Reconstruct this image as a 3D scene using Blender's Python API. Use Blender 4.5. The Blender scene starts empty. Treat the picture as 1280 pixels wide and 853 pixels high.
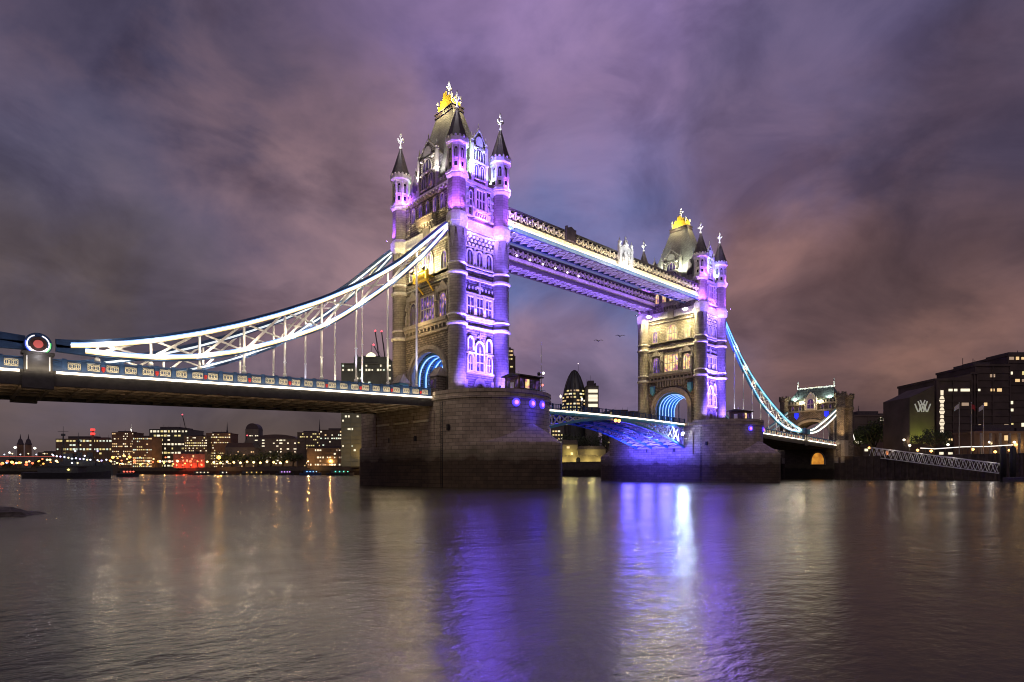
import bpy, bmesh, math, random
from mathutils import Vector, Matrix
R = math.radians
random.seed(7)
scene = bpy.context.scene
col = scene.collection

# ------------------------------------------------------------------ camera
CAM = Vector((-70.37, -93.98, 2.5)); YAW = 0.7463; F = 755.4; CX = 640.0; CY = 590.7
cd = bpy.data.cameras.new('camera'); cam = bpy.data.objects.new('camera', cd); col.objects.link(cam)
cam.location = CAM; cam.rotation_euler = (R(90), 0, -YAW)
cd.sensor_width = 36.0; cd.lens = F / 1280 * 36.0
cd.shift_y = (CY - 426.5) / 1280; cd.clip_end = 20000; cd.clip_start = 0.2
scene.camera = cam
def vdir(px, py=None):
    a = (px - CX) / F
    return Vector((math.sin(YAW) + a * math.cos(YAW), math.cos(YAW) - a * math.sin(YAW), 0 if py is None else (CY - py) / F))
def gx(px, D):                       # ground point seen in image column px at forward distance D
    p = CAM + vdir(px) * D
    return p.x, p.y
def zz(py, D): return CAM.z + (CY - py) * D / F

# ------------------------------------------------------------------ view / sampling
scene.view_settings.view_transform = 'Standard'; scene.view_settings.look = 'None'
scene.view_settings.exposure = 0; scene.view_settings.gamma = 1
scene.view_settings.use_curve_mapping = False
try:
    scene.cycles.use_denoising = True
    scene.cycles.filter_width = 1.05
    scene.cycles.sample_clamp_indirect = 30
    scene.cycles.max_bounces = 5; scene.cycles.diffuse_bounces = 2; scene.cycles.glossy_bounces = 3
    scene.cycles.caustics_reflective = False; scene.cycles.caustics_refractive = False
except Exception: pass

# ------------------------------------------------------------------ world: overcast city night
world = bpy.data.worlds.new('World'); scene.world = world; world.use_nodes = True
nt = world.node_tree; N = nt.nodes; L = nt.links; N.clear()
def nn(t, **k):
    n = N.new(t)
    for a, b in k.items(): setattr(n, a, b)
    return n
def wmath(op, a, b=None, clamp=False):
    n = nn('ShaderNodeMath', operation=op, use_clamp=clamp)
    for i, v in enumerate((a, b)):
        if v is None: continue
        if isinstance(v, (int, float)): n.inputs[i].default_value = v
        else: L.new(v, n.inputs[i])
    return n.outputs[0]
tc = nn('ShaderNodeTexCoord'); sep = nn('ShaderNodeSeparateXYZ'); L.new(tc.outputs['Generated'], sep.inputs[0])
den = wmath('ADD', wmath('MAXIMUM', sep.outputs[2], 0.0), 0.32)
comb = nn('ShaderNodeCombineXYZ')
L.new(wmath('DIVIDE', sep.outputs[0], den), comb.inputs[0]); L.new(wmath('DIVIDE', sep.outputs[1], den), comb.inputs[1])
def wnoise(scale, det, rough, dist, off=0.0, src=None):
    n = nn('ShaderNodeTexNoise'); n.inputs['Scale'].default_value = scale; n.inputs['Detail'].default_value = det
    n.inputs['Roughness'].default_value = rough; n.inputs['Distortion'].default_value = dist
    m = nn('ShaderNodeMapping'); m.inputs['Location'].default_value = (off, off * .7, 0); m.inputs['Rotation'].default_value = (0, 0, R(25)); m.inputs['Scale'].default_value = (1.0, 1.0, 1.7)
    L.new(src or comb.outputs[0], m.inputs[0]); L.new(m.outputs[0], n.inputs['Vector'])
    return n.outputs['Fac']
DIR = tc.outputs['Generated']
n1 = wnoise(3.2, 6, 0.55, 0.5, 3.1, DIR); n2 = wnoise(5.5, 7, 0.56, 0.5, 11.0, DIR); n3 = wnoise(1.6, 4, 0.5, 0.3, 27.0, DIR)
# billowing: the directions are pushed about by noise before the cloud banks are placed
wv = nn('ShaderNodeTexNoise'); wv.inputs['Scale'].default_value = 3.4; wv.inputs['Detail'].default_value = 5; wv.inputs['Roughness'].default_value = .55; L.new(DIR, wv.inputs['Vector'])
ws_ = nn('ShaderNodeVectorMath', operation='SUBTRACT'); L.new(wv.outputs['Color'], ws_.inputs[0]); ws_.inputs[1].default_value = (.5, .5, .5)
wm_ = nn('ShaderNodeVectorMath', operation='SCALE'); L.new(ws_.outputs[0], wm_.inputs[0]); wm_.inputs['Scale'].default_value = .27
wa_ = nn('ShaderNodeVectorMath', operation='ADD'); L.new(wm_.outputs[0], wa_.inputs[0]); L.new(DIR, wa_.inputs[1])
wd_ = nn('ShaderNodeVectorMath', operation='NORMALIZE'); L.new(wa_.outputs[0], wd_.inputs[0]); WDIR = wd_.outputs[0]
def ramp(fac, stops):
    r = nn('ShaderNodeValToRGB'); L.new(fac, r.inputs[0]); el = r.color_ramp.elements
    while len(el) > 1: el.remove(el[-1])
    for i, (p, c) in enumerate(stops):
        e = el[0] if i == 0 else el.new(p)
        e.position = p; e.color = (*c, 1)
    return r.outputs[0]
# broad tone by height above the horizon: the glow of the city below, dusky violet above
base = ramp(sep.outputs[2], [(0.0, (.082, .054, .037)), (.10, (.088, .066, .068)), (.24, (.105, .084, .125)), (.42, (.108, .082, .160)), (.60, (.070, .052, .095)), (1, (.05, .035, .07))])
def mixc(a, b, f):
    m = nn('ShaderNodeMix', data_type='RGBA'); m.clamp_factor = True
    L.new(f, m.inputs[0])
    for s, v in ((6, a), (7, b)):
        if isinstance(v, tuple): m.inputs[s].default_value = (*v, 1)
        else: L.new(v, m.inputs[s])
    return m.outputs[2]
nmod = ramp(n1, [(.36, (0.45,) * 3), (.60, (1.0,) * 3)])
nmod2 = ramp(n2, [(.3, (0.35,) * 3), (.7, (1.0,) * 3)])
cl = base
# large cloud banks lit from the city, each a soft region of the sky with its own tint
for px, py, rad, c, k in [
    (330, 60, 12, (.105, .080, .140), .8), (640, 60, 14, (.205, .142, .300), 1.0), (880, 50, 13, (.230, .160, .335), 1.0), (1000, 120, 8, (.125, .098, .185), .8),
    (250, 250, 11, (.350, .205, .185), 1.0), (400, 285, 11, (.330, .195, .195), .95), (130, 345, 11, (.105, .105, .190), 1.0), (330, 375, 8, (.150, .130, .215), .8), (440, 400, 8, (.240, .155, .175), .8),
    (720, 250, 11, (.190, .130, .225), .9), (770, 400, 12, (.105, .135, .310), 1.0), (700, 490, 7, (.255, .150, .185), .8), (320, 300, 8, (.33, .20, .195), .9),
    (1190, 205, 8, (.290, .150, .130), 1.0), (1010, 245, 8, (.270, .145, .165), .95), (1240, 300, 7, (.070, .065, .125), 1.0), (1080, 300, 5, (.110, .085, .145), .8),
    (1090, 360, 9, (.440, .215, .130), 1.0), (1190, 70, 15, (.048, .045, .088), 1.0), (1010, 110, 7, (.130, .100, .190), .7), (1275, 130, 8, (.060, .045, .075), .9), (980, 380, 8, (.250, .135, .125), .85), (950, 480, 9, (.110, .068, .080), .8),
    (60, 90, 20, (.066, .055, .095), 1.0), (40, 340, 11, (.090, .085, .145), .9), (60, 490, 14, (.085, .062, .058), .9), (1180, 450, 11, (.075, .045, .048), .9)]:
    d = vdir(px, py).normalized()
    dp = nn('ShaderNodeVectorMath', operation='DOT_PRODUCT'); L.new(WDIR, dp.inputs[0]); dp.inputs[1].default_value = d
    mr = nn('ShaderNodeMapRange', interpolation_type='SMOOTHERSTEP'); L.new(dp.outputs['Value'], mr.inputs[0])
    mr.inputs[1].default_value = math.cos(R(rad * 1.55)); mr.inputs[2].default_value = math.cos(R(rad * .25)); mr.inputs[3].default_value = 0; mr.inputs[4].default_value = k
    cl = mixc(cl, c, wmath('MULTIPLY', mr.outputs[0], nmod))
dk = nn('ShaderNodeMix', data_type='RGBA', blend_type='MULTIPLY'); dk.inputs[0].default_value = .66
L.new(cl, dk.inputs[6]); L.new(ramp(n2, [(.34, (.56, .55, .62)), (.48, (.92, .92, .96)), (.53, (1.1, 1.08, 1.08)), (.66, (1.42, 1.34, 1.28))]), dk.inputs[7])
dk2 = nn('ShaderNodeMix', data_type='RGBA', blend_type='MULTIPLY'); dk2.inputs[0].default_value = .7
L.new(dk.outputs[2], dk2.inputs[6]); L.new(ramp(n3, [(.35, (.75, .75, .78)), (.6, (1.1, 1.1, 1.1))]), dk2.inputs[7])
bg = nn('ShaderNodeBackground'); L.new(dk2.outputs[2], bg.inputs[0]); bg.inputs[1].default_value = 1.25
sky = nn('ShaderNodeTexSky', sky_type='NISHITA'); sky.sun_disc = False; sky.sun_elevation = R(1.0); sky.sun_rotation = R(300)
bg2 = nn('ShaderNodeBackground'); L.new(sky.outputs[0], bg2.inputs[0]); bg2.inputs[1].default_value = 0.002
ad = nn('ShaderNodeAddShader'); L.new(bg.outputs[0], ad.inputs[0]); L.new(bg2.outputs[0], ad.inputs[1])
wo = nn('ShaderNodeOutputWorld'); L.new(ad.outputs[0], wo.inputs[0])

sd = bpy.data.lights.new('fill_sun', 'SUN'); sd.energy = 0.27; sd.angle = R(50); sd.color = (1, .80, .64)  # soft warm fill from the camera side, added to brighten the piers
so = bpy.data.objects.new('fill_sun', sd); col.objects.link(so); so.rotation_euler = (R(55), 0, R(-35)); so.location = (0, -60, 200)

# ------------------------------------------------------------------ helpers
def wloc(o):
    v = Vector((0, 0, 0))
    while o is not None: v += o.location; o = o.parent
    return v
class MB:
    def __init__(s, M=None): s.bm = bmesh.new(); s.M = M or Matrix()
    def v(s, p): return s.bm.verts.new(s.M @ Vector(p))
    def face(s, vs, smooth=False):
        try:
            f = s.bm.faces.new(vs); f.smooth = smooth
        except ValueError: pass
    def box(s, x0, x1, y0, y1, z0, z1):
        V = [s.v((x, y, z)) for z in (z0, z1) for y in (y0, y1) for x in (x0, x1)]
        for q in ((0, 1, 3, 2), (4, 6, 7, 5), (0, 4, 5, 1), (2, 3, 7, 6), (0, 2, 6, 4), (1, 5, 7, 3)): s.face([V[i] for i in q])
        return s
    def loft(s, rings, caps=True, closed=True, smooth=False):
        Rg = [[s.v(p) for p in r] for r in rings]
        n = len(Rg[0])
        for a, b in zip(Rg, Rg[1:]):
            for i in range(n if closed else n - 1):
                j = (i + 1) % n
                s.face([a[i], a[j], b[j], b[i]], smooth)
        if caps: s.face(Rg[0][::-1]); s.face(Rg[-1])
        return s
    def prism(s, pts, a, b, ax):
        f = (lambda p, t: (t, p[0], p[1]), lambda p, t: (p[0], t, p[1]), lambda p, t: (p[0], p[1], t))[ax]
        return s.loft([[f(p, a) for p in pts], [f(p, b) for p in pts]])
    def lathe(s, prof, c=(0, 0, 0), n=16, rot=0.0, smooth=True, caps=True):
        return s.loft([[(c[0] + r * math.cos(rot + 2 * math.pi * i / n), c[1] + r * math.sin(rot + 2 * math.pi * i / n), c[2] + z) for i in range(n)] for r, z in prof], caps=caps, smooth=smooth)
    def bar(s, p, q, w, h):
        p, q = Vector(p), Vector(q); d = (q - p)
        if d.length < 1e-6: return s
        d.normalize(); up = Vector((0, 0, 1)) if abs(d.z) < .95 else Vector((1, 0, 0))
        a = d.cross(up).normalized() * (w / 2); b = a.cross(d).normalized() * (h / 2)
        return s.loft([[p + a + b, p - a + b, p - a - b, p + a - b], [q + a + b, q - a + b, q - a - b, q + a - b]])
    def tube(s, pts, r, n=8, smooth=True):
        pts = [Vector(p) for p in pts]; rings = []
        for i, p in enumerate(pts):
            d = (pts[min(i + 1, len(pts) - 1)] - pts[max(i - 1, 0)]).normalized()
            up = Vector((0, 0, 1)) if abs(d.z) < .98 else Vector((1, 0, 0))
            a = d.cross(up).normalized(); b = a.cross(d).normalized()
            rr = r[i] if isinstance(r, (list, tuple)) else r
            rings.append([p + a * rr * math.cos(2 * math.pi * k / n) + b * rr * math.sin(2 * math.pi * k / n) for k in range(n)])
        return s.loft(rings, smooth=smooth)
    def strip(s, pts, w, h):                # rectangular section swept in the x-z plane (constant y)
        rings = []
        for i, p in enumerate(pts):
            p = Vector(p); d = Vector(pts[min(i + 1, len(pts) - 1)]) - Vector(pts[max(i - 1, 0)]); d.normalize()
            nrm = Vector((-d.z, 0, d.x)) * (h / 2); y = Vector((0, w / 2, 0))
            rings.append([p + nrm + y, p + nrm - y, p - nrm - y, p - nrm + y])
        return s.loft(rings)
    def frame(s, inn, out, n0, n1):         # ring between two outlines (u,z), from depth n0 to n1
        A = [[s.v((p[0], n, p[1])) for p in o] for o in (out, inn) for n in (n0, n1)]
        k = len(inn)
        for i in range(k):
            j = (i + 1) % k
            s.face([A[1][i], A[1][j], A[3][j], A[3][i]]); s.face([A[0][i], A[0][j], A[1][j], A[1][i]])
            s.face([A[2][i], A[3][i], A[3][j], A[2][j]]); s.face([A[0][i], A[2][i], A[2][j], A[0][j]])
        return s
    def build(s, name, mat, parent=None, sharp=None):
        bmesh.ops.recalc_face_normals(s.bm, faces=s.bm.faces[:])
        me = bpy.data.meshes.new(name)
        off = wloc(parent) if parent else Vector((0, 0, 0))
        if off.length > 0: bmesh.ops.translate(s.bm, verts=s.bm.verts[:], vec=-off)
        s.bm.to_mesh(me); s.bm.free()
        me.materials.append(mat)
        if sharp: me.set_sharp_from_angle(angle=R(sharp))
        o = bpy.data.objects.new(name, me); col.objects.link(o); o.parent = parent
        return o
def tag(o, label, cat, group=None, kind=None):
    if label: o['label'] = label
    if cat: o['category'] = cat
    if group: o['group'] = group
    if kind: o['kind'] = kind
    return o
def empty(name, loc, label, cat, group=None):
    o = bpy.data.objects.new(name, None); col.objects.link(o); o.location = loc; o.empty_display_size = .5
    return tag(o, label, cat, group)
def struct(o): o['kind'] = 'structure'; return o
def lamp(name, kind, loc, energy, color, parent=None, target=None, size=.3, angle=90, blend=.6):
    d = bpy.data.lights.new(name, kind); d.energy = energy; d.color = color
    d.shadow_soft_size = size
    if kind == 'SPOT': d.spot_size = R(angle); d.spot_blend = blend
    o = bpy.data.objects.new(name, d); col.objects.link(o)
    loc = Vector(loc)
    if parent: o.parent = parent; o.location = loc - wloc(parent)
    else: o.location = loc
    if target is not None: o.rotation_euler = (Vector(target) - loc).to_track_quat('-Z', 'Y').to_euler()
    return o
def copy_tree(o, parent=None):
    c = o.copy(); col.objects.link(c)
    if parent: c.parent = parent
    for ch in list(o.children): copy_tree(ch, c)
    return c

# ------------------------------------------------------------------ materials
def mat_new(name):
    m = bpy.data.materials.new(name); m.use_nodes = True
    t = m.node_tree; return m, t, t.nodes['Principled BSDF']
def plain(name, c, rough=.6, metal=0.0, vary=.25, scale=1.5, bump=0.0):
    m, t, b = mat_new(name); b.inputs['Roughness'].default_value = rough; b.inputs['Metallic'].default_value = metal
    g = t.nodes.new('ShaderNodeNewGeometry'); n = t.nodes.new('ShaderNodeTexNoise'); n.inputs['Scale'].default_value = scale; n.inputs['Detail'].default_value = 5
    t.links.new(g.outputs['Position'], n.inputs['Vector'])
    r = t.nodes.new('ShaderNodeValToRGB'); t.links.new(n.outputs['Fac'], r.inputs[0])
    r.color_ramp.elements[0].position = .3; r.color_ramp.elements[1].position = .7
    r.color_ramp.elements[0].color = (*[x * (1 - vary) for x in c], 1); r.color_ramp.elements[1].color = (*[min(1, x * (1 + vary)) for x in c], 1)
    t.links.new(r.outputs[0], b.inputs['Base Color'])
    if bump:
        bp = t.nodes.new('ShaderNodeBump'); bp.inputs['Strength'].default_value = bump; bp.inputs['Distance'].default_value = .05
        t.links.new(n.outputs['Fac'], bp.inputs['Height']); t.links.new(bp.outputs[0], b.inputs['Normal'])
    return m
def masonry(name, c1, c2, cm, bw=1.1, bh=.42, rough=.85, tide=None, bump=.5, mort=.03):
    m, t, b = mat_new(name); b.inputs['Roughness'].default_value = rough; n = t.nodes; l = t.links
    g = n.new('ShaderNodeNewGeometry'); s = n.new('ShaderNodeSeparateXYZ'); l.new(g.outputs['Position'], s.inputs[0])
    a = n.new('ShaderNodeMath'); a.operation = 'SUBTRACT'; l.new(s.outputs[0], a.inputs[0]); l.new(s.outputs[1], a.inputs[1])
    c = n.new('ShaderNodeCombineXYZ'); l.new(a.outputs[0], c.inputs[0]); l.new(s.outputs[2], c.inputs[1])
    br = n.new('ShaderNodeTexBrick'); l.new(c.outputs[0], br.inputs['Vector']); br.inputs['Scale'].default_value = 1
    br.inputs['Brick Width'].default_value = bw; br.inputs['Row Height'].default_value = bh; br.inputs['Mortar Size'].default_value = mort
    br.inputs['Color1'].default_value = (*c1, 1); br.inputs['Color2'].default_value = (*c2, 1); br.inputs['Mortar'].default_value = (*cm, 1)
    no = n.new('ShaderNodeTexNoise'); l.new(g.outputs['Position'], no.inputs['Vector']); no.inputs['Scale'].default_value = .55; no.inputs['Detail'].default_value = 8; no.inputs['Roughness'].default_value = .65
    r = n.new('ShaderNodeValToRGB'); l.new(no.outputs['Fac'], r.inputs[0]); r.color_ramp.elements[0].position = .28; r.color_ramp.elements[1].position = .72
    r.color_ramp.elements[0].color = (.55, .54, .52, 1); r.color_ramp.elements[1].color = (1.15, 1.12, 1.1, 1)
    mx = n.new('ShaderNodeMix'); mx.data_type = 'RGBA'; mx.blend_type = 'MULTIPLY'; mx.inputs[0].default_value = .85
    l.new(br.outputs['Color'], mx.inputs[6]); l.new(r.outputs[0], mx.inputs[7]); out = mx.outputs[2]
    if tide is not None:                     # tidal stain: weed and wet dark stone up to the high-water mark
        no2 = n.new('ShaderNodeTexNoise'); l.new(g.outputs['Position'], no2.inputs['Vector']); no2.inputs['Scale'].default_value = .35; no2.inputs['Detail'].default_value = 6
        ma = n.new('ShaderNodeMath'); ma.operation = 'MULTIPLY_ADD'; l.new(no2.outputs['Fac'], ma.inputs[0]); ma.inputs[1].default_value = 2.6; l.new(s.outputs[2], ma.inputs[2])
        mr = n.new('ShaderNodeMapRange'); l.new(ma.outputs[0], mr.inputs[0]); mr.inputs[1].default_value = tide + .75; mr.inputs[2].default_value = tide + 1.9; mr.inputs[3].default_value = 0; mr.inputs[4].default_value = 1
        m2 = n.new('ShaderNodeMix'); m2.data_type = 'RGBA'; l.new(mr.outputs[0], m2.inputs[0]); wet = n.new('ShaderNodeMix'); wet.data_type = 'RGBA'; wet.blend_type = 'MULTIPLY'; wet.inputs[0].default_value = 1; l.new(out, wet.inputs[6]); wet.inputs[7].default_value = (.22, .185, .15, 1); l.new(wet.outputs[2], m2.inputs[6]); l.new(out, m2.inputs[7])
        mr2 = n.new('ShaderNodeMapRange'); l.new(ma.outputs[0], mr2.inputs[0]); mr2.inputs[1].default_value = tide + 1.6; mr2.inputs[2].default_value = tide + 3.4; mr2.inputs[3].default_value = .75; mr2.inputs[4].default_value = 0
        m3 = n.new('ShaderNodeMix'); m3.data_type = 'RGBA'; l.new(mr2.outputs[0], m3.inputs[0]); l.new(m2.outputs[2], m3.inputs[6]); m3.inputs[7].default_value = (.09, .085, .045, 1)
        m4 = n.new('ShaderNodeMix'); m4.data_type = 'RGBA'; l.new(mr.outputs[0], m4.inputs[0]); l.new(m2.outputs[2], m4.inputs[6]); l.new(m3.outputs[2], m4.inputs[7])
        out = m4.outputs[2]
    l.new(out, b.inputs['Base Color'])
    bp = n.new('ShaderNodeBump'); bp.inputs['Strength'].default_value = bump; bp.inputs['Distance'].default_value = .06
    ad = n.new('ShaderNodeMath'); ad.operation = 'MULTIPLY_ADD'; l.new(br.outputs['Fac'], ad.inputs[0]); ad.inputs[1].default_value = -1.0; l.new(no.outputs['Fac'], ad.inputs[2])
    l.new(ad.outputs[0], bp.inputs['Height']); l.new(bp.outputs[0], b.inputs['Normal'])
    return m
def emis(name, c, s, sample=True, base=(.5, .5, .5)):
    m, t, b = mat_new(name); b.inputs['Base Color'].default_value = (*base, 1); b.inputs['Roughness'].default_value = .4
    b.inputs['Emission Color'].default_value = (*c, 1); b.inputs['Emission Strength'].default_value = s
    if not sample: m.cycles.emission_sampling = 'NONE'
    return m
def lit_pane(name, stops, s, scale=.9):      # lit room behind glass: curtains, blinds and lamps give patches of different light
    m, t, b = mat_new(name); n = t.nodes; l = t.links
    g = n.new('ShaderNodeNewGeometry'); no = n.new('ShaderNodeTexNoise'); no.inputs['Scale'].default_value = scale; no.inputs['Detail'].default_value = 2
    l.new(g.outputs['Position'], no.inputs['Vector']); r = n.new('ShaderNodeValToRGB'); l.new(no.outputs['Fac'], r.inputs[0]); el = r.color_ramp.elements
    while len(el) > 1: el.remove(el[-1])
    for i, (p, c) in enumerate(stops):
        e = el[0] if i == 0 else el.new(p)
        e.position = p; e.color = (*c, 1)
    b.inputs['Base Color'].default_value = (.05, .05, .06, 1); b.inputs['Roughness'].default_value = .15
    l.new(r.outputs[0], b.inputs['Emission Color']); b.inputs['Emission Strength'].default_value = s
    m.cycles.emission_sampling = 'NONE'
    return m
M = {}
M['granite'] = masonry('granite', (.34, .30, .25), (.17, .15, .125), (.045, .04, .035), .95, .42, mort=.05, bump=.9)
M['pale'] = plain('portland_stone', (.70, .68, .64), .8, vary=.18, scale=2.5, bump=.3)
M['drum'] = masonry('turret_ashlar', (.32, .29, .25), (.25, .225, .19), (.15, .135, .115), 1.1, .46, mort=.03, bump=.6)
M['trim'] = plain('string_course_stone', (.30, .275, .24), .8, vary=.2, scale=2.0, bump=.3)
M['pier'] = masonry('pier_granite', (.50, .42, .33), (.34, .285, .225), (.15, .125, .10), 1.7, .62, tide=5.0, mort=.035)
M['slate'] = masonry('slate_roof', (.30, .30, .29), (.22, .22, .22), (.12, .12, .12), .55, .28, rough=.6, bump=.25)
M['lead'] = plain('dark_lead', (.06, .045, .055), .55, vary=.3)
M['gold'] = plain('gilding', (.90, .64, .06), .42, .25, vary=.12)
M['glass'] = plain('dark_glass', (.012, .012, .018), .12, vary=.2)
M['blue'] = plain('blue_paint', (.030, .075, .19), .45, vary=.2)
M['ltblue'] = plain('pale_blue_paint', (.10, .33, .50), .45, vary=.15)
M['white'] = plain('white_paint', (.74, .74, .72), .5, vary=.08)
M['cream'] = plain('cream_paint', (.68, .64, .50), .55, vary=.15, scale=4)
M['steel'] = plain('dark_steel', (.050, .045, .042), .55, vary=.3)
M['soffit'] = plain('soffit_steel', (.30, .24, .19), .7, vary=.35, scale=.5)
M['red'] = plain('red_paint', (.45, .02, .02), .5)
M['black'] = plain('black_iron', (.018, .018, .020), .5)
M['asphalt'] = plain('asphalt', (.05, .05, .05), .9)
M['bronze'] = plain('bronze', (.10, .06, .05), .45, .3, vary=.3, scale=6)
M['silver'] = plain('silvered_iron', (.60, .61, .62), .4, vary=.2, scale=4)
M['led_white'] = emis('led_white', (1, .90, .70), 2.6)
M['led_cool'] = emis('led_cool_white', (.95, .96, 1), 2.6)
M['led_cyan'] = emis('led_cyan', (.10, .75, .95), 1.5)
M['led_deck'] = emis('led_deck', (1, .86, .66), 4.0)
M['led_walk'] = emis('led_walkway', (1, .80, .52), .95)
M['led_blue'] = emis('led_blue', (.10, .35, 1), 2.0)
M['rib_light'] = emis('rib_light', (.24, .44, 1), 1.7)
M['rib_blue'] = emis('rib_blue', (.06, .12, 1), 1.8)
M['pierlamp'] = emis('pier_lamp_lens', (.85, .10, 1), 2.5)
M['pierring'] = emis('pier_lamp_ring', (.04, .02, 1), 1.6)
M['flood'] = emis('floodlight_lens', (1, .84, .46), 900)
M['floodp'] = emis('violet_floodlight_lens', (.55, .3, 1), 25)
M['pane_purple'] = lit_pane('violet_window', [(.40, (.012, .008, .03)), (.52, (.10, .045, .36)), (.62, (.42, .22, .62)), (.72, (1, .50, .16))], .9)
M['pane_dark'] = lit_pane('dim_window', [(.45, (.01, .006, .02)), (.62, (.10, .04, .22)), (.75, (.75, .28, .05))], .8)
M['pane_warm'] = lit_pane('warm_window', [(.35, (.35, .10, .25)), (.5, (1, .62, .20)), (.65, (1, .80, .45)), (.75, (.5, .2, .7))], 1.2)
M['led_far'] = emis('led_far', (.8, .92, 1), .85)
M['led_dim'] = emis('led_dim', (.45, .8, 1), .16)
M['led_flood'] = emis('led_flood', (.70, .80, 1), 130)
M['nav_orange'] = emis('nav_orange', (1, .28, .04), 8)
WATER_ROUGH = .20; WATER_BUMP = .105
M['mild_lamp'] = emis('mild_lamp', (1, .9, .75), 2.0)
M['roundel_ring'] = emis('roundel_ring', (1, .95, 1), 1.2, base=(.8, .8, .8))
M['roundel'] = emis('roundel', (1, .20, .16), .30, base=(.5, .1, .1))
M['led_dim'].cycles.emission_sampling = 'NONE'
M['led_sky'] = emis('led_sky', (.12, .42, 1), 1.1); M['led_amber'] = emis('led_amber', (1, .62, .14), 1.0)
M['led_sky'].cycles.emission_sampling = 'NONE'; M['led_amber'].cycles.emission_sampling = 'NONE'
M['lattice_lamp'] = emis('lattice_lamp', (1, .7, 1), 4, False)
M['ring_blue'] = emis('ring_blue', (.02, .10, 1), 1.3); M['ring_green'] = emis('ring_green', (.02, .8, .12), 1.0)
# ------------------------------------------------------------------ bridge: tower builder
SP = 82.3; TX, TY = 5.1, 9.13; BASE = 15.6
def FM(X0, f):                        # face frame: (u right, n outward, z up), n = 0 on the tower's centre line
    u, n = {'S': ((0, -1, 0), (-1, 0, 0)), 'E': ((1, 0, 0), (0, -1, 0)), 'N': ((0, 1, 0), (1, 0, 0)), 'W': ((-1, 0, 0), (0, 1, 0))}[f]
    return Matrix(((u[0], n[0], 0, X0), (u[1], n[1], 0, 0), (0, 0, 1, 0), (0, 0, 0, 1)))
def WN(f): return 4.9 if f in 'SN' else 8.93
def arch(u, z, w, h, k=5, rise=None):
    r = w / 2; rise = rise or w * .75; hs = h - rise
    p = [(u - r, z), (u + r, z), (u + r, z + hs)]
    for i in range(1, k):
        t = i / k; p.append((u + r * math.cos(t * math.pi / 2) ** .85 , z + hs + rise * math.sin(t * math.pi / 2)))
    p.append((u, z + h))
    for i in range(k - 1, 0, -1):
        t = i / k; p.append((u - r * math.cos(t * math.pi / 2) ** .85, z + hs + rise * math.sin(t * math.pi / 2)))
    p.append((u - r, z + hs))
    return p
def rectp(u, z, w, h): return [(u - w / 2, z), (u + w / 2, z), (u + w / 2, z + h), (u - w / 2, z + h)]
def window(root, fm, n, u, z, w, h, lights=2, rows=1, pointed=True, pane='pane_purple', t=.22, proud=.26, fmat='pale'):
    o_ = arch if pointed else rectp
    inn = o_(u, z, w, h); out = o_(u, z - t, w + 2 * t, h + 2 * t)
    b = MB(fm); b.frame(inn, out, n, n + proud)
    for i in range(1, lights):
        x = u - w / 2 + w * i / lights; hh = h * (1.0 if not pointed else .86)
        b.box(x - .07, x + .07, n + .02, n + proud * .7, z, z + hh)
    for i in range(1, rows):
        y = z + h * i / rows * (.9 if pointed else 1); b.box(u - w / 2, u + w / 2, n + .02, n + proud * .62, y - .09, y + .09)
    b.box(u - w / 2 - t * 1.5, u + w / 2 + t * 1.5, n, n + proud * 1.5, z - t - .16, z - t + .02)
    f = b.build('window', M[fmat], root)
    MB(fm).prism([(p[0], p[1]) for p in inn], n + .02, n + .08, 1).build('pane', M[pane], f)
    return f
def finial(root, x, y, z, s=1.0, mat='silver'):
    b = MB()
    b.lathe([(.10 * s, -.2), (.30 * s, .25 * s), (.12 * s, .5 * s), (.13 * s, .9 * s), (.34 * s, 1.15 * s), (.13 * s, 1.4 * s), (.12 * s, 1.9 * s), (.26 * s, 2.15 * s), (.20 * s, 2.5 * s), (.03 * s, 2.95 * s)], (x, y, z), 8)
    for dx, dy in ((1, 0), (-1, 0), (0, 1), (0, -1)):
        b.tube([(x, y, z + 1.25 * s), (x + dx * .45 * s, y + dy * .45 * s, z + 1.35 * s), (x + dx * .62 * s, y + dy * .62 * s, z + 1.6 * s)], [.09 * s, .15 * s, .19 * s], 6)
    return b.build('finial', M[mat], root)
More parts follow.
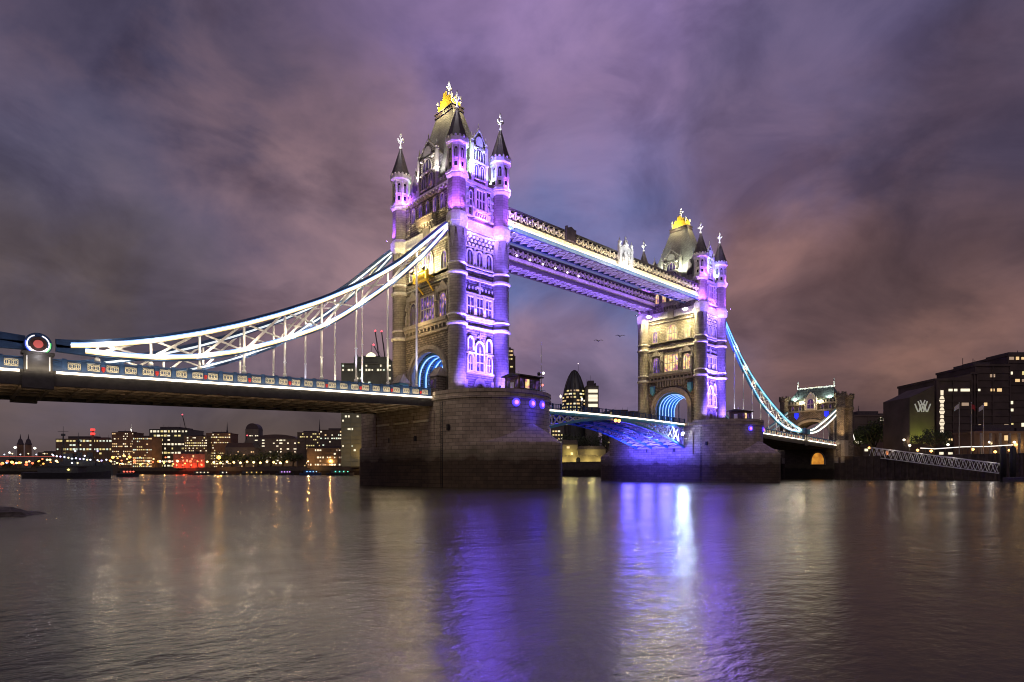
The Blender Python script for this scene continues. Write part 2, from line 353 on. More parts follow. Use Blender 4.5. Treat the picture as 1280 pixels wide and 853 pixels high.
def turret(root, X0, sx, sy):
    cx, cy = X0 + sx * TX, sy * TY
    b = MB()
    b.lathe([(1.95, BASE - .6), (1.95, BASE + .5), (1.62, BASE + .9), (1.62, 44.0)], (cx, cy, 0), 24)
    r8 = math.pi / 8
    b.lathe([(1.58, 43.9), (1.60, 46.2)], (cx, cy, 0), 8, r8, smooth=False)
    b.lathe([(1.62, 47.8), (1.62, 54.4)], (cx, cy, 0), 8, r8, smooth=False)
    t = b.build('turret', M['drum'], root, 40)
    b = MB()                                  # broached foot of the octagon: long spikes running down onto the drum
    for k in range(8):
        a = k * math.pi / 4 + r8; w = .42
        pts = [(cx + 1.78 * math.cos(a + d), cy + 1.78 * math.sin(a + d), 45.4) for d in (-w * .8, w * .8)]
        tip = (cx + 1.60 * math.cos(a), cy + 1.60 * math.sin(a), 41.6); inn = (cx + 1.3 * math.cos(a), cy + 1.3 * math.sin(a), 45.4)
        V = [b.v(p) for p in pts + [tip, inn]]
        for q in ((0, 1, 2), (0, 2, 3), (1, 3, 2), (0, 3, 1)): b.face([V[i] for i in q])
    b.build('broach', M['trim'], t)
    for z, d, h in ((28.3, .30, .55), (30.0, .16, .3), (37.2, .30, .55), (39.0, .16, .3)):
        b = MB(); b.lathe([(1.6, z), (1.62 + d, z + h * .45), (1.62 + d, z + h), (1.6, z + h + .15)], (cx, cy, 0), 24); b.build('collar', M['pale'], t, 35)
    b = MB(); b.lathe([(1.5, 45.2), (1.95, 45.9), (1.95, 46.3), (2.02, 46.35), (2.02, 47.6), (1.85, 47.75), (1.6, 48.3)], (cx, cy, 0), 8, r8, smooth=False); b.build('collar', M['pale'], t, 35)
    b = MB(); b.lathe([(1.6, 54.0), (1.95, 54.45), (1.95, 54.75), (2.12, 54.8), (2.12, 55.15), (1.6, 55.6)], (cx, cy, 0), 8, r8, smooth=False)
    b.build('collar', M['pale'], t, 35)
    b = MB(); b.lathe([(1.56, 55.2), (1.56, 60.2)], (cx, cy, 0), 8, r8, smooth=False)
    for k in range(8):                        # angle shafts
        a = k * math.pi / 4 + r8
        b.tube([(cx + 1.60 * math.cos(a), cy + 1.60 * math.sin(a), 55.3), (cx + 1.60 * math.cos(a), cy + 1.60 * math.sin(a), 59.9)], .17, 6)
    b.lathe([(1.55, 59.4), (1.75, 59.7), (1.75, 59.95), (2.1, 60.2), (2.1, 60.85), (1.95, 61.0), (1.2, 61.0)], (cx, cy, 0), 8, r8, smooth=False)
    for k in range(16):
        a = k * math.pi / 8
        b.box(cx + 1.9 * math.cos(a) - .16, cx + 1.9 * math.cos(a) + .16, cy + 1.9 * math.sin(a) - .16, cy + 1.9 * math.sin(a) + .16, 60.9, 61.22)
    bel = b.build('belfry', M['pale'], t, 35)
    for k in range(8):                        # two-light opening in every face of the belfry
        a = k * math.pi / 4
        if math.cos(a) > .5 and math.sin(a) > .5: continue
        F_ = Matrix(((-math.sin(a), math.cos(a), 0, cx), (math.cos(a), math.sin(a), 0, cy), (0, 0, 1, 0), (0, 0, 0, 1)))
        b = MB(F_)
        b.frame(arch(0, 57.4, .62, 1.9), arch(0, 57.3, .84, 2.15), 1.40, 1.60); b.box(-.05, .05, 1.44, 1.56, 57.4, 58.8)
        b.frame(rectp(0, 55.9, .6, .85), rectp(0, 55.8, .8, 1.05), 1.40, 1.58)
        o = b.build('louvre', M['pale'], bel)
        b = MB(F_); b.prism(arch(0, 57.4, .62, 1.9), 1.40, 1.465, 1); b.prism(rectp(0, 55.9, .6, .85), 1.40, 1.465, 1); b.build('louvre_opening', M['glass'], bel)
    b = MB(); b.lathe([(1.98, 61.0), (1.82, 61.35), (1.16, 63.4), (.62, 65.2), (.12, 66.9)], (cx, cy, 0), 8, r8, smooth=False)
    for k in range(8):
        a = k * math.pi / 4 + r8
        b.tube([(cx + 1.95 * math.cos(a), cy + 1.95 * math.sin(a), 61.05), (cx + 1.17 * math.cos(a), cy + 1.17 * math.sin(a), 63.4), (cx + .13 * math.cos(a), cy + .13 * math.sin(a), 66.8)], .06, 5)
    sp = b.build('spire', M['lead'], t, 30)
    finial(t, cx, cy, 66.7, 1.12)
    return t
def statue_niche(b, n, u, z, h):
    b.box(u - .30, u + .30, n, n + .35, z - .5, z)
    b.lathe([(.28, 0), (.32, h * .25), (.22, h * .5), (.30, h * .62), (.16, h * .74), (.19, h * .86), (.05, h)], (u, n + .25, z), 8)
    b.box(u - .34, u + .34, n, n + .5, z + h + .15, z + h + .5)
    b.lathe([(.36, 0), (.1, 1.0), (.03, 1.5)], (u, n + .25, z + h + .5), 4, math.pi / 4, smooth=False)
def gable(root, X0, f, w, pane, peak=64.7, mat='granite'):
    fm = FM(X0, f); n = WN(f) + .12; sh = 61.7; z0 = 54.9; hw = w / 2
    b = MB(fm)
    b.prism([(-hw, z0), (hw, z0), (hw, sh), (hw + .15, sh), (hw + .15, sh + .35), (0, peak), (-hw - .15, sh + .35), (-hw - .15, sh), (-hw, sh)], n - .55, n, 1)
    d = WN(f) - .4                            # roof running back into the main roof
    b2 = MB(fm); b2.prism([(-hw + .1, z0), (hw - .1, z0), (hw - .1, sh), (0, peak - .6), (-hw + .1, sh)], 1.2 if f in 'SN' else 3.2, n - .5, 1)
    g = b.build('gable', M[mat], root)
    b2.build('gable_roof', M['slate'], g)
    b = MB(fm)
    for s in (-1, 1):                         # copings, kneelers, pinnacles, crockets
        b.bar((s * (hw + .2), n - .2, sh + .4), (0, n - .2, peak + .12), .55, .22)
        for k in range(1, 5):
            t = k / 5; b.lathe([(.05, 0), (.15, .16), (.03, .36)], (s * (hw + .2) * (1 - t), n - .2, sh + .5 + (peak - sh - .3) * t), 5)
        b.box(s * hw - .28, s * hw + .28, n - .35, n + .22, z0, sh + .3)
        b.lathe([(.30, 0), (.30, .5), (.40, .6), (.2, .9), (.05, 2.0)], (s * hw, n - .08, sh + .3), 4, math.pi / 4, smooth=False)
        b.box(s * hw - .42, s * hw + .42, n - .4, n + .34, 58.6, 58.9)
    b.lathe([(.14, 0), (.26, .25), (.1, .5), (.12, .8), (.05, 1.4)], (0, n - .2, peak), 6)
    b.box(-hw, hw, n, n + .2, 58.65, 58.85); b.box(-hw, hw, n, n + .16, 61.4, 61.6)
    b.prism(arch(0, 61.9, hw * .95, 1.7), n, n + .14, 1)
    for u in (-.62, .62): b.lathe([(.30, 0), (.36, .3), (.05, .9)], (u * hw, n + .05, 61.0), 8)
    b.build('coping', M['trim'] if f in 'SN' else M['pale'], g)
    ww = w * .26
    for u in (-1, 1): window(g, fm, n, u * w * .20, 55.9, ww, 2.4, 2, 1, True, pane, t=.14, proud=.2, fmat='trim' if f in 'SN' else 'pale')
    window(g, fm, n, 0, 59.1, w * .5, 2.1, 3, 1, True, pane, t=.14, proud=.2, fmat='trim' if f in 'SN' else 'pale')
    return g
def battlement(root, X0, f, a, c):
    fm = FM(X0, f); n = WN(f); b = MB(fm)
    b.box(a, c, n - .3, n + .12, 54.85, 55.8); k = max(2, int((c - a) / .95)); st = (c - a) / k
    for i in range(k): b.box(a + st * (i + .22), a + st * (i + .78), n - .3, n + .12, 55.8, 56.5)
    return b.build('battlement', M['trim'], root)
def river_face(root, X0, f, pane1, pane2, full=True):
    fm = FM(X0, f); n = WN(f)
    for u, w, z0, h, l, r in ((-2.05, 1.05, 20.9, 2.9, 2, 2), (-2.05, .95, 24.5, 2.3, 1, 1), (.15, 1.75, 20.9, 5.2, 2, 3), (2.35, 1.05, 20.9, 2.9, 2, 2), (2.35, .95, 24.5, 2.3, 1, 1)):
        window(root, fm, n, u, z0, w, h, l, r, True, pane2 if z0 > 22 or u > 1 else pane1, t=.32, proud=.32)
    b = MB(fm)
    b.box(-3.5, 3.5, n, n + .3, 20.2, 20.55); b.box(-3.5, 3.5, n, n + .16, 23.95, 24.2)
    b.frame(arch(.1, BASE, 1.7, 3.0), arch(.1, BASE, 2.9, 4.1), n, n + .32)
    for u in (-3.0, 3.2): b.box(u - .35, u + .35, n, n + .2, BASE, 19.2)
    b.bar((.15, n + .12, 26.5), (.15, n + .12, 28.0), .35, .2); b.bar((-.3, n + .12, 27.2), (.6, n + .12, 27.2), .2, .35)
    b.build('doorway', M['trim'], root)
    for k, u in enumerate((-2.05, .1, 2.25)): window(root, fm, n, u, 30.9, 1.45, 3.2, 2, 2, False, (pane2, pane2, pane1)[k], t=.30, proud=.32)
    b = MB(fm)
    for u in (-.97, 1.17): b.box(u - .22, u + .22, n, n + .34, 30.6, 34.6); b.lathe([(.2, 0), (.25, .6), (.13, 1.1), (.16, 1.5), (.04, 1.8)], (u, n + .3, 31.6), 6)
    b.box(-3.3, 3.5, n, n + .34, 34.55, 34.85)
    b.bar((.1, n + .1, 35.0), (.1, n + .1, 37.0), .4, .25); b.bar((-.5, n + .1, 36.1), (.7, n + .1, 36.1), .2, .4)
    for k in range(9): b.box(-3.2 + .78 * k, -2.9 + .78 * k, n, n + .14, 35.6, 36.1)
    b.box(-3.4, 3.5, n, n + .35, 30.25, 30.5)
    b.build('tracery', M['pale'], root)
    for k, u in enumerate((-2.15, .1, 2.35)): window(root, fm, n, u, 39.9, 1.35, 2.7, 2, 1, True, (pane2, pane1, pane2)[k], t=.25)
    b = MB(fm)
    for u in (-1.02, 1.22):                   # carved shields between the third-floor windows
        b.loft([[(u - .38, n, 42.6), (u + .38, n, 42.6), (u + .38, n, 40.9), (u, n, 40.2), (u - .38, n, 40.9)], [(u - .34, n + .34, 42.5), (u + .34, n + .34, 42.5), (u + .34, n + .34, 41.0), (u, n + .34, 40.35), (u - .34, n + .34, 41.0)]])
        b.lathe([(.15, 0), (.3, .2), (.05, .7)], (u, n + .15, 42.6), 6)
    for row, z in enumerate((43.35, 44.05, 44.75)):   # three courses of small corbels
        for k in range(8):
            u = -3.15 + .9 * k + (.45 if row % 2 else 0)
            if u < 3.4: b.box(u - .22, u + .22, n, n + .22 + .1 * row, z, z + .42)
    b.box(-3.4, 3.5, n, n + .2, 43.05, 43.25); b.box(-3.4, 3.5, n, n + .55, 45.3, 45.6)
    b.build('corbel_table', M['pale'], root)
    # fourth stage: balcony and the recessed window bay
    b = MB(fm)
    b.box(-3.2, 3.3, n, n + .5, 48.5, 48.75)
    for k in range(7): b.bar((-1.4 + .55 * k, n + .45, 48.75), (-1.1 + .55 * k, n + .45, 49.7), .16, .16)
    b.box(-1.6, 2.3, n, n + .55, 49.65, 49.9)
    for s in (-1.5, 2.1): b.box(s - .28, s + .28, n, n + .55, 48.5, 50.4); b.lathe([(.25, 0), (.04, .8)], (s, n + .28, 50.4), 4, math.pi / 4, smooth=False)
    b.build('balcony', M['pale'], root)
    for s in (-2.75, 3.1):
        b = MB(fm); b.box(s - .34, s + .34, n, n + .08, 48.8, 54.2)
        for k in range(8): b.box(s - .32, s + .32, n + .06, n + .16 + .1 * (k % 2), 49.0 + .66 * k, 49.45 + .66 * k)
        b.build('carved_panel', M['pale'], root)
    MB(fm).box(-3.3, 3.4, n, n + .24, 54.1, 54.4).build('string_course', M['pale'], root)
    window(root, fm, n, .3, 50.4, 2.1, 3.4, 3, 2, False, pane2, t=.3, proud=.4)
    for u in (-1.95, 2.35): window(root, fm, n, u, 50.6, .55, 2.6, 1, 2, True, pane1, t=.16)
def landward_face(root, X0, f, pane1, pane2):
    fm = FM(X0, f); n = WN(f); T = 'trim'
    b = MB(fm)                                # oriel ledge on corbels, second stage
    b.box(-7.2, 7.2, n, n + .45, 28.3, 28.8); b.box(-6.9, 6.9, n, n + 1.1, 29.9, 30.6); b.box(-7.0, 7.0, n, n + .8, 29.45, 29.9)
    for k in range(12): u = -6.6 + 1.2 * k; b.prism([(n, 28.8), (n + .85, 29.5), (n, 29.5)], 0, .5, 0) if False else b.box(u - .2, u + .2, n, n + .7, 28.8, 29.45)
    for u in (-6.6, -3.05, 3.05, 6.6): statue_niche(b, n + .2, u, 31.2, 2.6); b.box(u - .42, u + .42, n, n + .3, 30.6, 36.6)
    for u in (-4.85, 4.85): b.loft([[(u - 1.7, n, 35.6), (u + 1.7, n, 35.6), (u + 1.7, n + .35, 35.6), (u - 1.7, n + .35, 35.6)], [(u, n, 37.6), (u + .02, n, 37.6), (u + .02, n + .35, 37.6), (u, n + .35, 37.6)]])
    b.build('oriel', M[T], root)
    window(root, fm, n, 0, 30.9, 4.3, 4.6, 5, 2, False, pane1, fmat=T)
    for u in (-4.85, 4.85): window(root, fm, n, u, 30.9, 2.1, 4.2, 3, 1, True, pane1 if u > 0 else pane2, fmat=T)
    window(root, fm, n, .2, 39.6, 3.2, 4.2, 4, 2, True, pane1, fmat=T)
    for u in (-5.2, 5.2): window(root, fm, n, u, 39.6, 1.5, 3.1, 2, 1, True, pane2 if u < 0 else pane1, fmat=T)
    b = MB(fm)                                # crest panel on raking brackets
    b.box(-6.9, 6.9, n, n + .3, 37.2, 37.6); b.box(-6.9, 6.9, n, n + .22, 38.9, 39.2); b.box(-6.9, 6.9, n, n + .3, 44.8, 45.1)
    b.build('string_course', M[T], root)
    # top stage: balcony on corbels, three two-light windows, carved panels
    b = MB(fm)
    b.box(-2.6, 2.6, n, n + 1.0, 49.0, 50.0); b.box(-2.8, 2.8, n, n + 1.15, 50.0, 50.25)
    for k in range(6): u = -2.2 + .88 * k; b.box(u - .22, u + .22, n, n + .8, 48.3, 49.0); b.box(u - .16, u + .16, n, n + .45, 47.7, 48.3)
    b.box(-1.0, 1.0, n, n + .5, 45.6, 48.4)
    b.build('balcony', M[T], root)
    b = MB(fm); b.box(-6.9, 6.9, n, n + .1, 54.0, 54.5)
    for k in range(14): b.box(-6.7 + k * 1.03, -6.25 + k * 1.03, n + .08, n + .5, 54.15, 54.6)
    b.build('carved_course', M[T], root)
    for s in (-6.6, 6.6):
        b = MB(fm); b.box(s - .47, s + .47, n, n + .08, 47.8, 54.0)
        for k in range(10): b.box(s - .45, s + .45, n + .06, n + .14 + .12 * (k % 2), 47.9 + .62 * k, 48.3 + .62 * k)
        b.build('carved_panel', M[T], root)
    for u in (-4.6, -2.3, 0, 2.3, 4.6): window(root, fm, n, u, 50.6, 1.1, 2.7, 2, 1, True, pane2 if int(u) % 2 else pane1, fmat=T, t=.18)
def make_tower(X0, label, far):
    root = empty('bridge_tower', (X0, 0, BASE), label, 'bridge tower')
    # lower stage with the road arch cut through it
    ax, at_, sp = 5.2, 25.0, 20.3
    prof = [(-8.93, BASE - .6), (-ax, BASE - .6), (-ax, sp)]
    K = 16
    for i in range(1, K): a = math.pi * (1 - i / K); prof.append((ax * math.cos(a), sp + (at_ - sp) * math.sin(a) ** .9))
    prof += [(ax, sp), (ax, BASE - .6), (8.93, BASE - .6), (8.93, 28.6), (-8.93, 28.6)]
    b = MB(); b.prism(prof, X0 - 4.9, X0 + 4.9, 0)
    b.box(X0 - 4.88, X0 + 4.88, -8.91, 8.91, 28.6, 55.0)
    b.build('wall', M['granite'], root)
    b = MB()
    for z, d, h in ((29.9, .22, .30), (38.9, .22, .3), (45.9, .45, .4), (47.5, .35, .3), (54.5, .4, .5), (37.25, .3, .45), (28.45, .3, .4)):
        b.box(X0 - 4.9 - d, X0 + 4.9 + d, -8.93 - d, 8.93 + d, z, z + h)
    b.box(X0 - 5.2, X0 + 5.2, -9.2, 9.2, 46.3, 47.5)
    b.build('cornice', M['pale'], root)
    for sx, sy in ((-1, -1), (1, -1), (-1, 1), (1, 1)): turret(root, X0, sx, sy)
    # arch mouldings + ribs of the vault with light strips
    for f in 'SN':
        fm = FM(X0, f)
        b = MB(fm)
        def ring(r0, r1, n0, n1, dz0, dz1):
            A = [(r0 * math.cos(math.pi * i / 20), sp + (at_ - sp + dz0) * max(0, math.sin(math.pi * i / 20)) ** .9) for i in range(21)]
            B = [(r1 * math.cos(math.pi * i / 20), sp + (at_ - sp + dz1) * max(0, math.sin(math.pi * i / 20)) ** .9) for i in range(21)]
            A = [(r0, BASE)] + A + [(-r0, BASE)]; B = [(r1, BASE)] + B + [(-r1, BASE)]
            b.frame(A, B, n0, n1)
        ring(5.15, 5.75, 4.3, 5.15, -.05, .55); ring(5.75, 6.45, 4.7, 5.4, .55, 1.3)
        b.build('arch_moulding', M['trim'], root)
    for k, xr in enumerate((-3.7, -2.2, -.7, .8, 2.3, 3.8)):
        A = [(-4.72 * math.cos(math.pi * i / 20), sp + (at_ - sp - .45) * max(0, math.sin(math.pi * i / 20)) ** .9) for i in range(21)]
        B = [(-5.19 * math.cos(math.pi * i / 20), sp + (at_ - sp - .02) * max(0, math.sin(math.pi * i / 20)) ** .9) for i in range(21)]
        A = [(-4.72, BASE)] + A + [(4.72, BASE)]; B = [(-5.19, BASE)] + B + [(5.19, BASE)]
        fm = Matrix(((0, 1, 0, X0), (1, 0, 0, 0), (0, 0, 1, 0), (0, 0, 0, 1)))
        rb = MB(fm).frame(A, B, xr - .22, xr + .22).build('vault_rib', M['ltblue'], root)
        C_ = [(p[0] * .985, p[1] - .06) for p in A]; D_ = [(p[0] * .965, p[1] - .14) for p in A]
        MB(fm).frame(D_, C_, xr - .10, xr + .10).build('rib_light', M['rib_light' if k % 2 else 'rib_light'], rb)
    pp, pd, pw = 'pane_purple', 'pane_dark', 'pane_warm'
    landward_face(root, X0, 'S', pw if far else pp, pd if not far else pp)
    if far: landward_face(root, X0, 'N', pd, pd)
    else: landward_face(root, X0, 'N', pd, pd)
    river_face(root, X0, 'E', pp, pd); river_face(root, X0, 'W', pd, pd)
    for f, w in (('S', 5.6), ('N', 5.6), ('E', 3.3), ('W', 3.3)):
        gable(root, X0, f, w, pd)
        half = 7.6 if f in 'SN' else 3.6
        battlement(root, X0, f, -half, -w / 2 - .3); battlement(root, X0, f, w / 2 + .3, half)
    # main roof
    b = MB()
    rings = []
    for z, hx, hy in ((54.9, 4.5, 8.3), (56.2, 4.35, 8.0), (60.5, 3.55, 6.55), (65.0, 2.45, 4.9), (69.0, 1.6, 3.55), (71.2, 1.2, 2.75)):
        rings.append([(X0 + hx, hy, z), (X0 - hx, hy, z), (X0 - hx, -hy, z), (X0 + hx, -hy, z)])
    b.loft(rings); roof = b.build('roof', M['slate'], root)
    b = MB()                                  # ridge platform with cresting
    b.box(X0 - 1.4, X0 + 1.4, -2.9, 2.9, 71.2, 71.5); b.box(X0 - 1.25, X0 + 1.25, -2.75, 2.75, 71.5, 72.0); b.box(X0 - 1.45, X0 + 1.45, -2.95, 2.95, 72.0, 72.2)
    for k in range(7): y = -2.4 + .8 * k; b.box(X0 - 1.32, X0 + 1.32, y - .14, y + .14, 71.5, 72.0)
    b.build('ridge_platform', M['lead'], roof)
    for s in (-1, 1):                         # dormers low on the roof
        for q in (-1, 1):
            fm = FM(X0, 'S' if s < 0 else 'N'); u = q * 5.3; b = MB(fm)
            b.prism([(u - .8, 56.5), (u + .8, 56.5), (u + .8, 59.0), (u, 61.2), (u - .8, 59.0)], 2.6, 4.25, 1); b.build('dormer', M['lead'], roof)
    b = MB()                                  # gilded crown
    b.box(X0 - 1.1, X0 + 1.1, -2.2, 2.2, 72.2, 72.7)
    pts = [(-2.8, 72.7), (2.8, 72.7), (2.9, 73.6), (2.2, 73.3), (1.7, 74.5), (1.0, 74.1), (.5, 75.6), (0, 75.2), (-.5, 75.6), (-1.0, 74.1), (-1.7, 74.5), (-2.2, 73.3), (-2.9, 73.6)]
    pts = [(p[0] * .76, p[1]) for p in pts]
    for xo in (-1.1, .9): b.prism(pts, X0 + xo, X0 + xo + .2, 0)
    ptx = [(-1.3, 72.7), (1.3, 72.7), (1.5, 73.7), (.9, 73.3), (.0, 74.4), (-.9, 73.3), (-1.5, 73.7)]
    for yo in (-2.2, 2.0): b.prism([(X0 + p[0] * .75, p[1]) for p in ptx], yo, yo + .2, 1)
    b.lathe([(.8, 72.7), (1.0, 73.4), (.7, 74.6), (.25, 75.4)], (X0, 0, 0), 10)
    cr = b.build('crown', M['gold'], root)
    finial(cr, X0, 0, 75.2, 1.0)
    b = MB()
    for yy in (-2.2, 2.2):
        for xx in (-1.05, 1.05): b.lathe([(.1, 72.7), (.12, 73.6), (.26, 73.9), (.22, 74.3), (.04, 74.6)], (X0 + xx, yy, 0), 6)
    b.build('crown_finial', M['silver'], cr)
    return root
def fixture(root, p, target, mat='flood', s=.35):        # floodlight body on a bracket, lens at the front
    p, t = Vector(p), Vector(target); d = (t - p).normalized()
    up = Vector((0, 0, 1)) if abs(d.z) < .95 else Vector((1, 0, 0)); a = d.cross(up).normalized(); c = a.cross(d)
    def q(k, r): return [p + d * k + a * r * x + c * r * y for x, y in ((1, 1), (-1, 1), (-1, -1), (1, -1))]
    f = MB().loft([q(-s * .9, s * .5), q(-s * .2, s), q(0, s)]).build('floodlight', M['black'], root)
    MB().loft([q(.005, s * .86), q(.04, s * .8)]).build('lens', M[mat], f)
    return f
near_tower = make_tower(0, 'nearer stone bridge tower in violet light standing on the big dark pier', False)
far_tower = make_tower(SP, 'farther stone bridge tower with lit windows standing beyond the high walkways', True)
# landward crest panel with its brackets (near tower) and the two lamps on it
fm = FM(0, 'S'); n = WN('S')
cp = MB(fm).box(-1.9, 2.0, n + 1.5, n + 1.9, 38.0, 39.6).build('crest_panel', M['gold'], near_tower)
b = MB(fm)
b.frame(rectp(.05, 38.0, 3.9, 1.6), rectp(.05, 37.8, 4.3, 2.0), n + 1.45, n + 2.05)
for u in (-1.6, 1.7):
    b.bar((u, n, 36.2), (u * 1.1, n + 1.7, 37.9), .22, .22); b.bar((u, n, 38.9), (u, n + 1.6, 38.9), .2, .2)
for k in range(5): b.lathe([(.25, 0), (.3, .3), (.1, .7)], (-1.2 + .62 * k, n + 1.92, 38.5), 6)
b.build('crest_frame', M['gold'], cp)
for u in (-1.75, 1.9): fixture(near_tower, FM(0, 'S') @ Vector((u, n + 2.3, 39.9)), FM(0, 'S') @ Vector((u, n - 1.5, 42.5)), s=.4); 
# blue shields beside the far arch
for u in (-6.0, 6.0):
    fm = FM(SP, 'S'); nn_ = WN('S')
    MB(fm).loft([[(u - .75, nn_ + .1, 27.2), (u + .75, nn_ + .1, 27.2), (u + .75, nn_ + .1, 25.2), (u, nn_ + .1, 24.2), (u - .75, nn_ + .1, 25.2)], [(u - .6, nn_ + .75, 27.0), (u + .6, nn_ + .75, 27.0), (u + .6, nn_ + .75, 25.3), (u, nn_ + .75, 24.5), (u - .6, nn_ + .75, 25.3)]]).build('shield', M['ltblue'], far_tower)
b = MB(FM(SP, 'S'))
for k in range(11): u = -4.2 + .84 * k; b.box(u - .2, u + .2, WN('S'), WN('S') + .5, 26.7, 28.2)
b.build('corbel_row', M['trim'], far_tower)

# ---------------- lights that belong to the towers
VIO = (.13, .065, 1.0); LAV = (.42, .26, 1.0); MAG = (.30, .075, 1.0); YEL = (1.0, .80, .38); WRM = (1, .62, .28); GRN = (.72, 1.0, .70)
def tower_lights(root, X0, far):
    k = 1.0 if not far else 1.0
    # violet floods on the pier deck, washing the river face
    for x, tz, e in ((-3.6, 25, 32000), (3.6, 26, 36000), (0, 42, 210000)):
        p = (X0 + x, -14.5, 16.6); fixture(root, p, (X0 + x * .8, -9, tz), 'floodp', .3); lamp('flood_lamp', 'SPOT', (X0 + x, -14.4, 16.9), e * k, VIO if tz < 40 else (.15, .085, 1), root, (X0 + x * .8, -9, tz), .3, 100 if tz < 40 else 60, .8)
    # ledge lights on the band, grazing the turret shafts above and below
    for sx in (-1, 1):
        for sy in (-1, 1):
            cx, cy = X0 + sx * TX, sy * TY
            for dx, dy in ((sx * 1.1, sy * 2.7), (sx * 2.6, sy * .9)):
                if sy > 0 and dx * sx < 2 : continue
                if sx > 0 and sy > 0: continue
                p = (cx + dx, cy + dy, 47.9); c = MAG if abs(dy) > 2 else LAV
                if sx < 0 and abs(dx) > 2: c = MAG
                fixture(root, p, (cx, cy, 54), 'floodp', .16); lamp('ledge_lamp', 'SPOT', (p[0], p[1], 48.15), 4500, c, root, (cx, cy, 55.5), .12, 110, .8)
    # small lights on the parapet for the belfries, gables and the roof
    for sx, sy in ((-1, -1), (1, -1), (-1, 1)):
        cx, cy = X0 + sx * TX, sy * TY
        lamp('belfry_lamp', 'POINT', (cx + sx * .9, cy - 2.6, 55.6), 1100, MAG, root, None, .12)
        lamp('belfry_lamp', 'POINT', (cx - sx * 2.4, cy - sy * .9, 56.4), 700, GRN, root, None, .12)
    for x in (-1.9, 2.3): lamp('gable_lamp', 'SPOT', (X0 + x, -10.9, 55.4), 4000, (.16, .13, 1), root, (X0 + x * .3, -9, 61), .12, 100, .8)
    lamp('band_lamp', 'POINT', (X0 + .3, -10.6, 48.4), 1700, MAG, root, None, .15)
    lamp('band_lamp', 'POINT', (X0 + 2.4, -10.6, 45.2), 420, LAV, root, None, .15); lamp('band_lamp', 'POINT', (X0 - 2.2, -10.6, 45.2), 420, LAV, root, None, .15)
    for y in (-4.1, 4.1): lamp('roof_lamp', 'SPOT', (X0 - 6.2, y, 57.6), 6500 if far else 2600, (.92, 1, .70) if far else (1, .95, .88), root, (X0 - 2, y * .5, 67), .2, 120, .8)
    lamp('roof_lamp', 'SPOT', (X0 - 2.6, -10.0, 57.4), 2600, GRN, root, (X0 - 1, -3, 70), .2, 120, .8)
    lamp('crown_lamp', 'POINT', (X0 - 2.9, 1.2, 72.6), 900, YEL, root, None, .15); lamp('crown_lamp', 'POINT', (X0 - 1.0, -4.3, 72.6), 900, YEL, root, None, .15)
    for sx, sy in ((-1, -1), (1, -1), (-1, 1)): lamp('finial_lamp', 'POINT', (X0 + sx * TX - 1.6, sy * TY - .6, 67.6), 260, (1, .92, .95), root, None, .08)
    lamp('finial_lamp', 'POINT', (X0 - 1.2, -1.2, 77.0), 330, (1, .95, .85), root, None, .08)
    # lamps at the foot of each visible turret and on the white band
    for sx, sy in ((-1, -1), (1, -1)):
        cx, cy = X0 + sx * TX, sy * TY
        lamp('drum_lamp', 'SPOT', (cx - 1.3, cy - 3.4, 16.4), 4200, (.42, .30, 1), root, (cx, cy, 24), .2, 70, .8)
        for zl, e_ in ((29.2, 1500), (38.4, 1500)): lamp('ledge_lamp', 'SPOT', (cx + .4, cy - 2.9, zl), e_, (.20, .11, 1), root, (cx, cy, zl + 5), .12, 90, .8)
        lamp('band_lamp', 'POINT', (cx + sx * .4, cy - 4.4, 46.4), 700, (.36, .20, 1), root, None, .12)
    lamp('band_lamp', 'POINT', (X0 - TX - 3.4, TY + 1.6, 46.6), 300, (.40, .22, 1), root, None, .12)
    # vault
    for x in (-2.8, .4, 3.2): lamp('vault_lamp', 'POINT', (X0 + x, 2.0, 22.0), 420, (.08, .22, 1), root, None, .3)
tower_lights(near_tower, 0, False); tower_lights(far_tower, SP, True)
# landward floods
for y in (1.75, -1.9): lamp('crest_lamp', 'POINT', (-7.6, y, 40.2), 1300, YEL, near_tower, None, .3)
lamp('face_lamp', 'SPOT', (-14.5, 7.4, 17.6), 4200, (1, .66, .26), near_tower, (-5, 7.6, 32), .3, 70, .8)
lamp('face_lamp', 'SPOT', (-16, .5, 17.6), 4200, (1, .64, .26), near_tower, (-5, .5, 36), .3, 55, .9)
lamp('oriel_lamp', 'POINT', (-8.2, 0, 30.2), 420, (1, .68, .3), near_tower, None, .2)
lamp('stage_lamp', 'SPOT', (-7.0, 0, 48.0), 700, WRM, near_tower, (-4.9, 0, 54), .2, 150, .8)
lamp('arch_lamp', 'POINT', (-7, 0, 19), 120, (1, .6, .3), near_tower, None, .2)
for y in (5.6, -6.0):
    fixture(far_tower, (74.6, y, 46.6), (72.0, y - 2, 30), s=.55)
    lamp('face_flood', 'SPOT', (74.4, y, 46.2), 3300, (1, .78, .26), far_tower, (77.4, y * .45, 36), .4, 110, .7)
lamp('face_lamp', 'SPOT', (71, 5.5, 17.6), 1200, WRM, far_tower, (77, 5, 30), .3, 90, .8)
lamp('face_lamp', 'SPOT', (71, -5.5, 17.6), 1500, WRM, far_tower, (77, -6, 30), .3, 90, .8)
